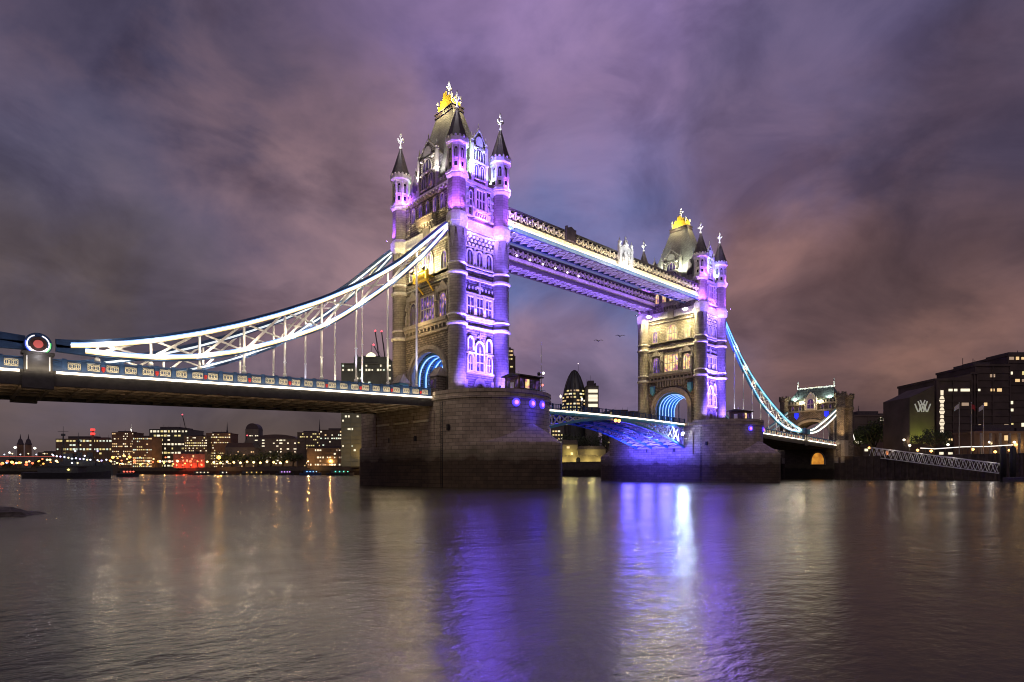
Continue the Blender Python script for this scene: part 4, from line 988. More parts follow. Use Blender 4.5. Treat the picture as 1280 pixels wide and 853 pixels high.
# plaque + royal style crest on the closer walkway
b = MB(); b.box(23.2, 25.7, -9.75, -9.3, 50.9, 53.3); b.box(23.0, 23.25, -9.8, -9.25, 50.7, 53.7); b.box(25.65, 25.9, -9.8, -9.25, 50.7, 53.4); b.prism([(23.2, 53.3), (25.7, 53.3), (24.45, 53.8)], -9.75, -9.35, 1)
b.build('plaque', M['lead'], we)
b = MB()
b.box(40.9, 45.6, -9.85, -9.4, 49.6, 49.95)
for x in (41.0, 45.5): b.box(x - .35, x + .35, -9.9, -9.3, 49.6, 54.2); b.lathe([(.45, 0), (.3, .5), (.5, .8), (.15, 1.2), (.06, 1.8)], (x, -9.6, 54.2), 8)
b.prism(arch(43.25, 49.9, 3.9, 4.7, 6, 2.0), -9.62, -9.42, 1)
b.frame(arch(43.25, 50.0, 3.5, 4.4, 6, 1.9), arch(43.25, 49.85, 4.1, 4.9, 6, 2.1), -9.82, -9.5)
b.lathe([(.6, 0), (.75, .5), (.45, 1.0), (.55, 1.3), (.12, 1.8), (.3, 2.1), (.05, 2.5)], (43.25, -9.6, 54.3), 8)
b.loft([[(42.5, -9.6, 52.6), (44.0, -9.6, 52.6), (44.0, -9.6, 51.2), (43.25, -9.6, 50.4), (42.5, -9.6, 51.2)], [(42.6, -9.9, 52.5), (43.9, -9.9, 52.5), (43.9, -9.9, 51.25), (43.25, -9.9, 50.55), (42.6, -9.9, 51.25)]])
for s in (-1, 1): b.tube([(43.25 + s * 1.0, -9.7, 50.3), (43.25 + s * 1.35, -9.75, 51.5), (43.25 + s * 1.0, -9.75, 52.6), (43.25 + s * .6, -9.75, 53.2)], [.2, .28, .24, .14], 6)
b.build('crest', M['silver'], we)
lamp('crest_lamp', 'POINT', (43.2, -15.5, 52.0), 1900, (1, 1, 1), we, None, .2)

# ------------------------------------------------------------------ bascule leaves
def zdeck(x): t = (x - SP / 2) / 30.5; return 15.65 - .35 * t * t
def zbot(x): t = min(1, abs(x - SP / 2) / 30.5); return 14.5 - 5.6 * t ** 1.7
def leaf(sgn, label):
    xs = [SP / 2 + sgn * (.12 + 30.2 * i / 12) for i in range(13)]
    root = empty('bascule_leaf', (xs[6], 0, 13), label, 'bascule leaf'); W = 7.7
    MB().prism([(x, zdeck(x) + .15) for x in xs] + [(x, zdeck(x) - .35) for x in reversed(xs)], -W, W, 1).build('road_deck', M['asphalt'], root)
    for y in (-7.45, -2.6, 2.6, 7.45):
        b = MB()
        b.prism([(x, zdeck(x) - .36) for x in xs] + [(x, zdeck(x) - .95) for x in reversed(xs)], y - .25, y + .25, 1)
        b.prism([(x, zbot(x) + .55) for x in xs] + [(x, zbot(x)) for x in reversed(xs)], y - .3, y + .3, 1)
        g = b.build('main_girder', M['ltblue'], root)
        b = MB()
        for k in range(4, 12):
            x0, x1 = xs[k], xs[k + 1]
            b.bar((x0, y, zdeck(x0) - .9), (x1, y, zbot(x1) + .4), .18, .26); b.bar((x1, y + .02, zdeck(x1) - .9), (x0, y + .02, zbot(x0) + .4), .18, .26); b.bar((x1, y, zdeck(x1) - .9), (x1, y, zbot(x1) + .4), .18, .22)
        b.prism([(x, zdeck(x) - .9) for x in xs[:5]] + [(x, zbot(x) + .5) for x in reversed(xs[:5])], y - .06, y + .06, 1)
        b.build('web_lattice', M['white'], g)
    b = MB()
    for k in range(2, 13):
        x = xs[k]; b.bar((x, -7.4, zbot(x) + .3), (x, 7.4, zbot(x) + .3), .35, .3); b.bar((x, -7.4, zdeck(x) - .6), (x, 7.4, zdeck(x) - .6), .3, .4)
        if k < 12:
            x1 = xs[k + 1]
            for y0, y1 in ((-7.4, -2.6), (-2.6, 2.6), (2.6, 7.4)): b.bar((x, y0, zbot(x) + .25), (x1, y1, zbot(x1) + .25), .2, .2)
    b.build('cross_bracing', M['white'], root)
    for y in (-W, W):
        s = -1 if y < 0 else 1
        b = MB(); b.strip([(x, y + s * .06, zdeck(x) - .15) for x in xs], .10, .30); b.build('light_strip', M['led_deck'], root)
        b = MB()
        for x in xs: b.box(x - .12, x + .12, y - .12, y + .12, zdeck(x), zdeck(x) + 1.35)
        for h in (.35, 1.2): b.strip([(x, y, zdeck(x) + h) for x in xs], .12, .12)
        for i in range(60):
            x = xs[0] + (xs[-1] - xs[0]) * (i + .5) / 60; b.box(x - .05, x + .05, y - .04, y + .04, zdeck(x) + .2, zdeck(x) + 1.2)
        b.build('railing', M['blue'], root)
    return root
l1 = leaf(-1, 'left road leaf between the towers meeting the nearer pier'); l2 = leaf(1, 'right road leaf between the towers glowing blue beneath by the farther pier')
for y in (-6, 0, 6):
    lamp('leaf_lamp', 'POINT', (65.5, y, 8.6), 4200, (.09, .07, 1), l2, None, 1.6)
    lamp('leaf_lamp', 'POINT', (15.5, y, 8.6), 2400, (.07, .05, 1), l1, None, .4)
fixture(l2, (69.6, -8.3, 12.6), (69.0, -12, 11.0), 'led_flood', .42)
lamp('leaf_flood', 'SPOT', (69.3, -8.6, 12.6), 5200, (.45, .6, 1), l2, (63.0, -7, 11.5), .3, 140, .8)
for y in (-7, 0, 7): lamp('pier_wash', 'SPOT', (66.2, y, 10.4), 4200, (.06, .045, 1), l2, (71.6, y, 4.5), 1.2, 120, .8)
nav = empty('navigation_light', (SP / 2 + .7, -8.3, 14.3), 'pair of orange lights hanging under the middle of the road leaves', 'signal light')
MB().box(SP / 2 - .6, SP / 2 + 1.9, -8.45, -8.1, 14.7, 15.1).build('bracket', M['steel'], nav)
for q in (0, 1.3): MB().lathe([(.05, 0), (.30, .15), (.36, .4), (.30, .65), (.05, .8)], (SP / 2 + q, -8.35, 14.0), 10).build('lamp', M['nav_orange'], nav)
# lamp columns along the hidden west side of the leaves
for i, x in enumerate((33.0, 39.5, 47.5)):
    r = empty('lamp_column', (x, 7.2, zdeck(x)), ('slim white lamp column on the road leaf left of middle', 'slim white lamp column on the road leaf near its middle', 'slim white lamp column on the road leaf closer to the farther tower')[i], 'lamp post')
    MB().lathe([(.18, 0), (.10, .6), (.07, 5.2)], (x, 7.2, zdeck(x)), 8).build('post', M['white'], r)
    MB().lathe([(.1, 5.2), (.24, 5.4), (.2, 5.8), (.03, 6.0)], (x, 7.2, zdeck(x)), 8).build('lantern', M['mild_lamp'], r)
# ------------------------------------------------------------------ river, banks
m, t, b = mat_new('river_water'); n = t.nodes; l = t.links
b.inputs['Base Color'].default_value = (.055, .052, .026, 1); b.inputs['Roughness'].default_value = WATER_ROUGH; b.inputs['IOR'].default_value = 1.5
g = n.new('ShaderNodeNewGeometry')
def wn(scale, sc, rot, det=4, rough=.6, dist=.6):
    mp = n.new('ShaderNodeMapping'); mp.inputs['Scale'].default_value = sc; mp.inputs['Rotation'].default_value = (0, 0, R(rot)); l.new(g.outputs['Position'], mp.inputs[0])
    no = n.new('ShaderNodeTexNoise'); no.inputs['Scale'].default_value = scale; no.inputs['Detail'].default_value = det; no.inputs['Roughness'].default_value = rough; no.inputs['Distortion'].default_value = dist
    l.new(mp.outputs[0], no.inputs['Vector']); return no.outputs['Fac']
a1 = wn(.75, (1, 1.5, 1), -43 + 90, 6, .60, .1); a2 = wn(.16, (1, 1.6, 1), -20, 3, .5, 0); a3 = wn(3.2, (1, 1.6, 1), 35, 3, .6, 0)
s1 = n.new('ShaderNodeMath'); s1.operation = 'MULTIPLY_ADD'; l.new(a2, s1.inputs[0]); s1.inputs[1].default_value = 1.1; l.new(a1, s1.inputs[2])
s2 = n.new('ShaderNodeMath'); s2.operation = 'MULTIPLY_ADD'; l.new(a3, s2.inputs[0]); s2.inputs[1].default_value = .22; l.new(s1.outputs[0], s2.inputs[2])
bp = n.new('ShaderNodeBump'); bp.inputs['Strength'].default_value = WATER_BUMP; bp.inputs['Distance'].default_value = .5
l.new(s2.outputs[0], bp.inputs['Height']); l.new(bp.outputs[0], b.inputs['Normal'])
# patches of calmer and more ruffled water
rr = n.new('ShaderNodeMapRange'); l.new(wn(.045, (1, 2.4, 1), -43 + 90, 4, .5, 0), rr.inputs[0]); rr.inputs[1].default_value = .35; rr.inputs[2].default_value = .65; rr.inputs[3].default_value = WATER_ROUGH * .85; rr.inputs[4].default_value = WATER_ROUGH * 1.2
l.new(rr.outputs[0], b.inputs['Roughness'])
b_ = MB(); V = [b_.v(p) for p in ((-4000, -400, 0), (4000, -400, 0), (4000, 6000, 0), (-4000, 6000, 0))]; b_.face(V)
struct(b_.build('water', m))
BANK = [(175.5, -420), (175.5, 30), (200, 70), (212, 400), (150, 640), (60, 800), (-40, 900), (-250, 1020), (-900, 1150)]
M['ground'] = plain('bank_ground', (.06, .055, .05), .9, vary=.3, scale=.1)
M['piling'] = plain('sheet_piling', (.055, .038, .032), .8, vary=.4, scale=.6, bump=.4)
b_ = MB(); land = BANK + [(-900, 5500), (3500, 5500), (3500, -420)]
b_.loft([[(x, y, z) for x, y in land] for z in (-2, 8.2)])
struct(b_.build('north_bank', M['ground']))
def wall_line(pts, name, label, cat, mat, top=8.9, flute=None):
    b = MB()
    for p, q in zip(pts, pts[1:]):
        p, q = Vector((*p, 0)), Vector((*q, 0)); d = (q - p).normalized(); nr = Vector((-d.y, d.x, 0))
        o_ = [p + nr * .9, q + nr * .9, q - nr * .3, p - nr * .3]
        b.loft([[(v.x, v.y, z) for v in o_] for z in (-2, top)])
        o2 = [p + nr * 1.1, q + nr * 1.1, q - nr * .3, p - nr * .3]
        b.loft([[(v.x, v.y, z) for v in o2] for z in (top, top + .3)])
        if flute:
            L_ = (q - p).length; k = int(L_ / flute)
            for i in range(k + 1):
                c = p + d * (i * flute) + nr * .9
                b.loft([[(c + d * x + nr * y)[:2] + (z,) for x, y in ((-.45, 0), (.45, 0), (.3, .45), (-.3, .45))] for z in (-2, top)])
    o = b.build(name, M[mat]); return tag(o, label, cat)
wall_line([(175.3, -200), (175.3, 30)], 'river_wall', 'dark ribbed river wall below the hotel and gatehouse', 'river wall', 'piling', 8.2, 2.2)
M['quay'] = masonry('quay_stone', (.14, .12, .10), (.10, .085, .07), (.05, .05, .05), 1.6, .6, tide=4.2)
wall_line(BANK[1:5], 'embankment_wall', 'dark stone embankment wall upstream behind the bridge', 'river wall', 'quay', 8.4)
wall_line(BANK[4:], 'embankment_wall', 'distant embankment wall at the far left beyond the ships', 'river wall', 'quay', 7.5)
# foreshore: mud and shingle at the near left
M['mud'] = plain('mud_shingle', (.10, .085, .075), .9, vary=.5, scale=3, bump=.8)
b_ = MB(); rows = []
cx, cy = gx(-106, 35)
for i in range(12):
    rw = []
    for k in range(36):
        a = 2 * math.pi * k / 36; r = (1 - i / 11) * (random.uniform(.94, 1.06) + .16 * math.sin(3 * a + 1) + .10 * math.sin(7 * a) + .06 * math.sin(13 * a + 2))
        z = -.15 + .85 * (1 - (1 - i / 11) ** 2) + .22 * random.random()
        d = vdir(640); rt = Vector((d.y, -d.x, 0))
        p = Vector((cx, cy, 0)) + rt * (5.6 * r * math.cos(a)) + d * (4.6 * r * math.sin(a)); rw.append((p.x, p.y, z))
    rows.append(rw)
b_.loft(rows)
struct(b_.build('foreshore', M['mud']))
rk = []
for px, D, s in ((24, 34, .2),):
    x, y = gx(px, D); bm = MB(); nseg = 10
    bm.loft([[(x + s * r * 1.6 * math.cos(2 * math.pi * k / nseg) * (1 + .2 * math.sin(5 * k)), y + s * r * math.sin(2 * math.pi * k / nseg) * (1 + .2 * math.cos(3 * k)), z * s) for k in range(nseg)] for r, z in ((1.1, -.5), (1.0, .15), (.7, .4), (.2, .5))], smooth=True)
    rk.append(tag(bm.build('rock', M['mud']), {13: 'wet stone at the tip of the muddy foreshore', 40: 'small dark stone standing in the water nearest the viewer', 66: 'small dark stone in the water farthest from the foreshore', 24: 'little stone on the far edge of the foreshore mud'}[px], 'stone'))

# ------------------------------------------------------------------ gatehouse (north abutment tower)
def gatehouse():
    X = SP + ABUT; x0, x1 = X - .5, X + 8.5; zt = 29.5
    root = empty('gatehouse', (X, 0, 8.2), 'stone gatehouse with a steep green grey roof at the far end of the bridge', 'gatehouse')
    ax, sp, at_ = 6.4, 17.5, 22.3
    prof = [(-9.5, 8.2), (-9.5, zt), (9.5, zt), (9.5, 8.2), (ax, 8.2), (ax, sp)]
    for i in range(1, 14): a = math.pi * i / 14; prof.append((ax * math.cos(a), sp + (at_ - sp) * math.sin(a)))
    prof += [(-ax, sp), (-ax, 8.2)]
    MB().prism(prof, x0, x1, 0).build('wall', M['granite'], root)
    fm = Matrix(((0, -1, 0, 0), (-1, 0, 0, 0), (0, 0, 1, 0), (0, 0, 0, 1))); n = -x0
    b = MB(fm)
    A = [(ax * math.cos(math.pi * i / 16), sp + (at_ - sp) * math.sin(math.pi * i / 16)) for i in range(17)]; B_ = [((ax + 1) * math.cos(math.pi * i / 16), sp + (at_ - sp + 1) * math.sin(math.pi * i / 16)) for i in range(17)]
    b.frame(A, B_, n, n + .4); b.box(-9.2, 9.2, n, n + .5, 26.2, 26.7); b.box(-9.6, 9.6, n, n + .6, 29.0, 29.6)
    for k in range(16): b.box(-9.2 + 1.2 * k, -8.5 + 1.2 * k, n - .3, n + .4, 29.6, 30.4)
    b.build('moulding', M['trim'], root)
    g = MB(fm); g.prism([(-2.1, 26.7), (2.1, 26.7), (2.1, 30.6), (0, 33.6), (-2.1, 30.6)], n - 4, n + .7, 1); gb = g.build('gable', M['pale'], root)
    b = MB(fm); b.bar((-2.3, n + .5, 30.4), (0, n + .5, 33.8), .6, .3); b.bar((2.3, n + .5, 30.4), (0, n + .5, 33.8), .6, .3)
    for s in (-2.1, 2.1): b.lathe([(.3, 26.7), (.3, 31), (.05, 32.4)], (s, n + .5, 0), 6)
    b.build('coping', M['pale'], gb)
    window(gb, fm, n + .72, 0, 27.5, 2.4, 3.6, 2, 2, True, 'pane_dark', fmat='pale')
    for u in (-5.6, 5.6):
        MB(fm).loft([[(u - .8, n + .1, 26), (u + .8, n + .1, 26), (u + .8, n + .1, 24.4), (u, n + .1, 23.4), (u - .8, n + .1, 24.4)], [(u - .6, n + .7, 25.8), (u + .6, n + .7, 25.8), (u + .6, n + .7, 24.5), (u, n + .7, 23.8), (u - .6, n + .7, 24.5)]]).build('shield', M['shield_blue'], root)
        for q in (-1.4, 1.4): window(root, fm, n, u + q, 27.0, .9, 1.7, 1, 1, True, 'pane_dark', fmat='trim')
    b = MB(); rz = 35.8
    b.loft([[(x0 - .2, -9.2, zt + .6), (x1 + .2, -9.2, zt + .6), (x1 + .2, 9.2, zt + .6), (x0 - .2, 9.2, zt + .6)], [(x0 + 1.2, -8.0, zt + 2.6), (x1 - 1.2, -8.0, zt + 2.6), (x1 - 1.2, 8.0, zt + 2.6), (x0 + 1.2, 8.0, zt + 2.6)], [(X + 3.8, -6.6, rz), (X + 4.2, -6.6, rz), (X + 4.2, 6.6, rz), (X + 3.8, 6.6, rz)]])
    rf = b.build('roof', M['roof_green'], root)
    b = MB(); b.box(X + 3.6, X + 4.4, -6.8, 6.8, rz, rz + .5)
    for s in (-6.8, 6.8): b.lathe([(.45, 0), (.3, 1.0), (.5, 1.5), (.16, 2.2), (.35, 2.8), (.05, 3.6)], (X + 4, s, rz), 8)
    b.build('ridge_cresting', M['pale'], rf)
    for sx in (x0 + .2, x1 - .2):
        for s in (-1, 1):
            b = MB(); b.lathe([(2.0, 8.2), (2.0, 13), (1.7, 13.6), (1.7, 26.5), (2.0, 27), (2.0, 27.6), (1.75, 28), (1.75, 30.6), (2.1, 31.2), (2.1, 32.2), (1.3, 32.3)], (sx, s * 10.4, 0), 8, math.pi / 8, smooth=False)
            for k in range(8):
                a = k * math.pi / 4; b.box(sx + 1.85 * math.cos(a) - .3, sx + 1.85 * math.cos(a) + .3, s * 10.4 + 1.85 * math.sin(a) - .3, s * 10.4 + 1.85 * math.sin(a) + .3, 32.2, 32.9)
            b.build('turret', M['granite'], root)
    for s in (-1, 1): MB().box(x0 - 1.6, x0 + 2.6, s * 10.6 - 1.9, s * 10.6 + 1.9, 6, 14.6).build('plinth', M['trim'], root)
    # lights
    for u in (-3.6, 3.6): lamp('roof_lamp', 'POINT', (x0 - .9, u, 30.2), 900, (1, .86, .5), root, None, .2)
    for u in (-6.5, 0, 6.5): lamp('roof_lamp', 'SPOT', (x0 - .3, u, 31.2), 3200, (.85, 1, .92), root, (X + 4, u * .9, 36), .2, 140, .8)
    lamp('pillar_lamp', 'SPOT', (x0 - 6, -14.5, 15.5), 4500, WRM, root, (x0 + 1, -10.5, 22), .2, 70, .8)
    lamp('plinth_lamp', 'SPOT', (x0 - 8, -16, 9.5), 900, WRM, root, (x0, -11, 11), .2, 70, .8)
    lamp('arch_lamp', 'SPOT', (x0 - 7, 0, 16.5), 3500, WRM, root, (x0, 0, 26), .2, 100, .8)
    b = MB(); b.bar((x1, -9.4, 25.5), (x1 + 9, -9.4, 15.5), .6, .9); tie = b.build('land_tie', M['white'], root)
    MB().bar((x1 + .1, -9.76, 25.5), (x1 + 9, -9.76, 15.5), .06, .5).build('light_strip', M['led_soft'], tie)
    return root
M['roof_green'] = masonry('green_slate', (.16, .21, .20), (.11, .15, .145), (.06, .07, .07), .6, .35, rough=.6, bump=.25)
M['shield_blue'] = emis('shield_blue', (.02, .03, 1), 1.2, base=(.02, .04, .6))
M['led_soft'] = emis('led_soft', (1, .95, .85), 1.3)
gatehouse()
# abutment block under the end of the deck with its orange-lit tunnel mouth
ab = empty('bridge_abutment', (SP + ABUT, 0, 0), 'dark abutment under the deck end with an orange lit tunnel mouth', 'abutment')
MB().box(SP + ABUT - 3.5, SP + ABUT + 30, -9, 9, -2, 13.0).build('wall', M['quay'], ab)
fmA = Matrix(((0, -1, 0, 0), (-1, 0, 0, 0), (0, 0, 1, 0), (0, 0, 0, 1))); nA = -(SP + ABUT - 3.5)
mo = MB(fmA); mo.frame(arch(3.6, 5.6, 4.6, 4.4), arch(3.6, 5.4, 5.6, 5.2), nA, nA + .35); mo = mo.build('tunnel_mouth', M['trim'], ab)
MB(fmA).prism(arch(3.6, 5.6, 4.6, 4.4), nA + .01, nA + .06, 1).build('tunnel_light', lit_pane('tunnel_glow', [(.35, (.5, .16, .02)), (.65, (1, .42, .05))], .75, .4), mo)

# ------------------------------------------------------------------ buildings
M['wall_dark'] = plain('dark_cladding', (.14, .11, .09), .8, vary=.3, scale=.08)
M['wall_brown'] = plain('brown_brick', (.24, .15, .10), .85, vary=.3, scale=.1)
M['wall_grey'] = plain('grey_concrete', (.16, .15, .14), .85, vary=.25, scale=.1)
M['office_green'] = plain('green_grey_cladding', (.27, .31, .21), .7, vary=.25, scale=.1)
M['wall_glass'] = plain('office_glass', (.07, .08, .08), .3, vary=.25, scale=.1)
M['wall_sand'] = plain('sandstone', (.30, .25, .17), .85, vary=.3, scale=.15, bump=.4)
WP = [emis('window_warm', (1, .66, .28), .9, False), emis('window_white', (1, .88, .62), 1.15, False), emis('window_yellow', (1, .82, .30), .8, False), emis('window_dim', (.9, .6, .35), .35, False), emis('window_cool', (.85, 1, .80), .9, False)]
WIN = {}
def winmesh(k):
    if k not in WIN:
        b = MB(); b.box(-.5, .5, -.5, .5, -.5, .5); bmesh.ops.recalc_face_normals(b.bm, faces=b.bm.faces[:])
        me = bpy.data.meshes.new('lit_window'); b.bm.to_mesh(me); b.bm.free(); me.materials.append(WP[k]); WIN[k] = me
    return WIN[k]
def building(pl, pr, ytop, D, label, mat='wall_dark', cat='building', name='office_building', depth=18, floors=None, lit=.3, kinds=(0, 1, 2), roof='flat', bands=True, seed=1, wide=False, ybase=None, maxw=100, fh=None, lo=0.0):
    rnd = random.Random(seed)
    xl, yl = gx(pl, D); xr, yr = gx(pr, D); zt = zz(ytop, D); w = math.hypot(xr - xl, yr - yl)
    c = Vector(((xl + xr) / 2, (yl + yr) / 2, 0)); u = Vector((xr - xl, yr - yl, 0)).normalized(); d = Vector((-u.y, u.x, 0))
    z0 = 8.2; fm = Matrix(((u.x, d.x, 0, c.x), (u.y, d.y, 0, c.y), (0, 0, 1, 0), (0, 0, 0, 1)))
    root = empty(name, (c.x, c.y, z0), label, cat)
    h = zt - z0; fl = floors or max(2, int(h / (fh or 3.3))); st = h / fl
    b = MB(fm); b.box(-w / 2, w / 2, 0, depth, z0 - 1, zt)
    if bands:
        for i in range(1, fl): b.box(-w / 2 - .06, w / 2 + .06, -.25, 0, z0 + st * i - .35, z0 + st * i + .15)
        b.box(-w / 2 - .3, w / 2 + .3, -.45, depth + .3, zt - .4, zt + .5)
        k = max(2, int(w / 7))
        for i in range(k + 1): x = -w / 2 + w * i / k; b.box(x - .22, x + .22, -.34, 0, z0, zt - .4)
    b.build('wall', M[mat], root)
    b = MB(fm)
    if roof == 'flat':
        b.box(-w * .32, w * .18, depth * .2, depth * .7, zt, zt + st * .7); b.box(w * .25, w * .38, depth * .3, depth * .6, zt, zt + st * .45)
        for q in range(3): x = rnd.uniform(-w * .4, w * .4); b.tube([(x, depth * .4, zt), (x, depth * .4, zt + st * rnd.uniform(.8, 1.6))], .12, 5)
    elif roof == 'gable': b.prism([(-w / 2 - .4, zt), (w / 2 + .4, zt), (w * .42, zt + h * .25), (-w * .42, zt + h * .25)], -.4, depth + .4, 1)
    elif roof == 'barrel': b.prism([(-w / 2 * math.cos(math.pi * i / 12), zt + h * .16 * math.sin(math.pi * i / 12)) for i in range(13)][::-1], 0, depth, 1)
    b.build('roof', M['lead'], root)
    nb = max(2, int(w / (2.3 if not wide else 4.4))); bw = w / nb; cells = [(i, j) for j in range(fl) for i in range(nb)]
    rows = {j: rnd.random() for j in range(fl)}
    pick = [c_ for c_ in cells if rnd.random() < lit * (1.7 if rows[c_[1]] > .5 else .45)]
    rnd.shuffle(pick)
    if lo: pick = [c_ for c_ in pick if c_[1] >= lo * fl][:64] + [c_ for c_ in pick if c_[1] < lo * fl][:36]
    for i, j in pick[:maxw]:
        o = bpy.data.objects.new('lit_window', winmesh(rnd.choice(kinds))); col.objects.link(o); o.parent = root
        p = fm @ Vector((-w / 2 + bw * (i + .5), -.06, z0 + st * (j + .55))); o.location = p - wloc(root); o.rotation_euler = (0, 0, math.atan2(u.y, u.x))
        o.scale = (bw * rnd.uniform(.4, .85), .24, st * rnd.uniform(.30, .50))
    return root, fm, w, zt
def spire(px, ytip, ybase, D, label, w=3, mat='lead', lit=False):
    x, y = gx(px, D); z1, z0 = zz(ytip, D), zz(ybase, D)
    r = empty('church_spire', (x, y, 8.2), label, 'spire')
    MB().box(x - w / 2, x + w / 2, y - w / 2, y + w / 2, 8.2, z0).build('tower', M['wall_grey'], r)
    b = MB(); h = z1 - z0
    b.lathe([(w * .55, 0), (w * .5, h * .12), (w * .34, h * .14), (w * .32, h * .32), (w * .2, h * .35), (w * .18, h * .5), (.06, h)], (x, y, z0), 8, math.pi / 8, smooth=False)
    b.build('steeple', M['pale' if lit else 'lead'], r)
    if lit: lamp('steeple_lamp', 'POINT', (x - 1.5, y - w * 1.4, z0 + h * .25), 1500, (1, .96, .85), r, None, .3)
    return r
# City skyline upstream (left of the near tower)
building(427, 489, 455, 480, 'tall grey green office block with lit floors seen between the chain hangers', 'office_green', depth=40, lo=.42, lit=.5, kinds=(1, 4, 1), seed=3, maxw=90)
r_, fm_, w_, zt_ = building(443, 484, 447, 500, 'broad upper block with a bright round dome behind the hangers', 'office_green', depth=30, lit=.0, seed=4)
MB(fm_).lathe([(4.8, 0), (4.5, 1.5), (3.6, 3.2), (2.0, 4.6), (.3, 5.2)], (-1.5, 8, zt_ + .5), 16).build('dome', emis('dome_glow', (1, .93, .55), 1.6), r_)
MB(fm_).tube([(-1.5, 8, zt_ + 5), (-1.5, 8, zt_ + 12)], .18, 5).build('antenna', M['steel'], r_)
building(400, 447, 538, 640, 'dark waterside office with warm lit windows left of the nearer pier', 'wall_dark', depth=30, lit=.42, kinds=(0, 1, 1, 4), seed=5, maxw=100)
building(437, 452, 512, 560, 'slender tower speckled with white windows beside the nearer pier', 'wall_glass', depth=18, lit=.75, kinds=(1, 4), seed=6, maxw=90, floors=16)
building(372, 401, 541, 700, 'dark blank block with yellow top floor under the thin spire', 'wall_dark', depth=26, lit=.18, kinds=(2, 2, 0), seed=7)
building(384, 441, 561, 600, 'low dark riverside block with white upper windows', 'wall_dark', depth=16, lit=.3, kinds=(1, 1, 3), seed=8, bands=True)
building(318, 371, 549, 760, 'long curved roof office with one bright white strip of windows', 'wall_grey', depth=30, lit=.22, kinds=(1,), roof='barrel', seed=9, wide=True)
building(307, 323, 537, 800, 'square tower with glowing rounded top in the skyline middle', 'wall_grey', depth=14, lit=.12, kinds=(1,), roof='barrel', seed=10)
building(282, 318, 560, 740, 'pale low riverside block between spire and rounded tower', 'wall_grey', depth=20, lit=.12, kinds=(0,), roof='gable', seed=11)
building(258, 288, 542, 780, 'brown office block with dense yellow windows beside the spire', 'wall_brown', depth=22, lit=.5, kinds=(0, 2, 1), seed=12)
building(231, 259, 546, 770, 'office block with rows of pale windows left of brown block', 'wall_dark', depth=22, lit=.6, kinds=(1, 2, 1), seed=13)
building(187, 235, 537, 790, 'large terraced office with long white lit floors', 'wall_glass', depth=40, lit=.62, kinds=(1, 1, 2), seed=14, wide=True, floors=9)
building(166, 190, 547, 760, 'yellow lit office attached left of the terraced one', 'wall_brown', depth=22, lit=.62, kinds=(2, 0, 4), seed=15)
building(140, 167, 541, 800, 'brown stone block with white windows under the lit spire', 'wall_brown', depth=22, lit=.3, kinds=(1, 0), seed=16)
building(70, 140, 549, 850, 'long low building with bright green yellow upper floor behind the warship', 'wall_dark', depth=20, lit=.55, kinds=(2, 4, 2), seed=17, wide=True, floors=7)
building(48, 72, 566, 900, 'low dim building left of the warship', 'wall_dark', depth=18, lit=.3, kinds=(0, 3), seed=18)
building(-8, 22, 575, 960, 'faint low block at the far left edge', 'wall_dark', depth=18, lit=.2, kinds=(0, 3), seed=19)
building(452, 476, 556, 560, 'dim block mostly hidden behind the nearer pier', 'wall_dark', depth=18, lit=.25, seed=20)
# red floodlit customs-like front on the quay
rb, fmr, wr, ztr = building(217, 256, 568, 700, 'low riverside building floodlit bright red', 'wall_sand', depth=14, lit=.1, kinds=(0,), floors=3, seed=21)
for q in (-.35, -.1, .15, .38): lamp('red_flood', 'POINT', tuple(fmr @ Vector((wr * q, -4.5, 10.5))), 3000, (1, .05, .015), rb, None, .4)
# twin gothic looking towers at the far left
for px in (25.5, 35.5):
    x, y = gx(px, 900); r = empty('station_tower', (x, y, 8.2), 'left one of two dark pointed towers at far left' if px < 30 else 'right one of two dark pointed towers at far left', 'tower')
    MB().box(x - 3.6, x + 3.6, y - 3.6, y + 3.6, 8.2, zz(556, 900)).build('shaft', M['wall_brown'], r)
    MB().lathe([(4.8, 0), (3.6, 3), (2.6, 7), (1.0, 9), (.1, 16)], (x, y, zz(556, 900)), 8, math.pi / 8, smooth=False).build('roof', M['lead'], r)
spire(164, 529, 541, 830, 'small white floodlit steeple above the brown block', 3.2, lit=True)
spire(284, 527, 544, 800, 'dark needle steeple above the brown block with yellow windows', 3.4)
spire(399.5, 524, 543, 720, 'thin dark steeple left of the nearer pier', 3.0)
spire(326, 541, 548, 790, 'stubby dark steeple behind the curved roof office', 4.5)
# red beacon chimney above the long low building
x, y = gx(116, 840); r = empty('chimney', (x, y, 8.2), 'slim dark chimney with two red lights near its top', 'chimney')
MB().lathe([(2.2, 8.2), (1.6, zz(548, 840)), (1.4, zz(538, 840))], (x, y, 0), 10).build('stack', M['wall_dark'], r)
for py in (537.5, 542.5): MB().lathe([(2.6, -1.6), (2.9, 0), (2.6, 1.6)], (x, y, zz(py, 840)), 12).build('beacon', M['red_glow'] if 'red_glow' in M else M.setdefault('red_glow', emis('red_glow', (1, .03, .02), 1.6)), r)
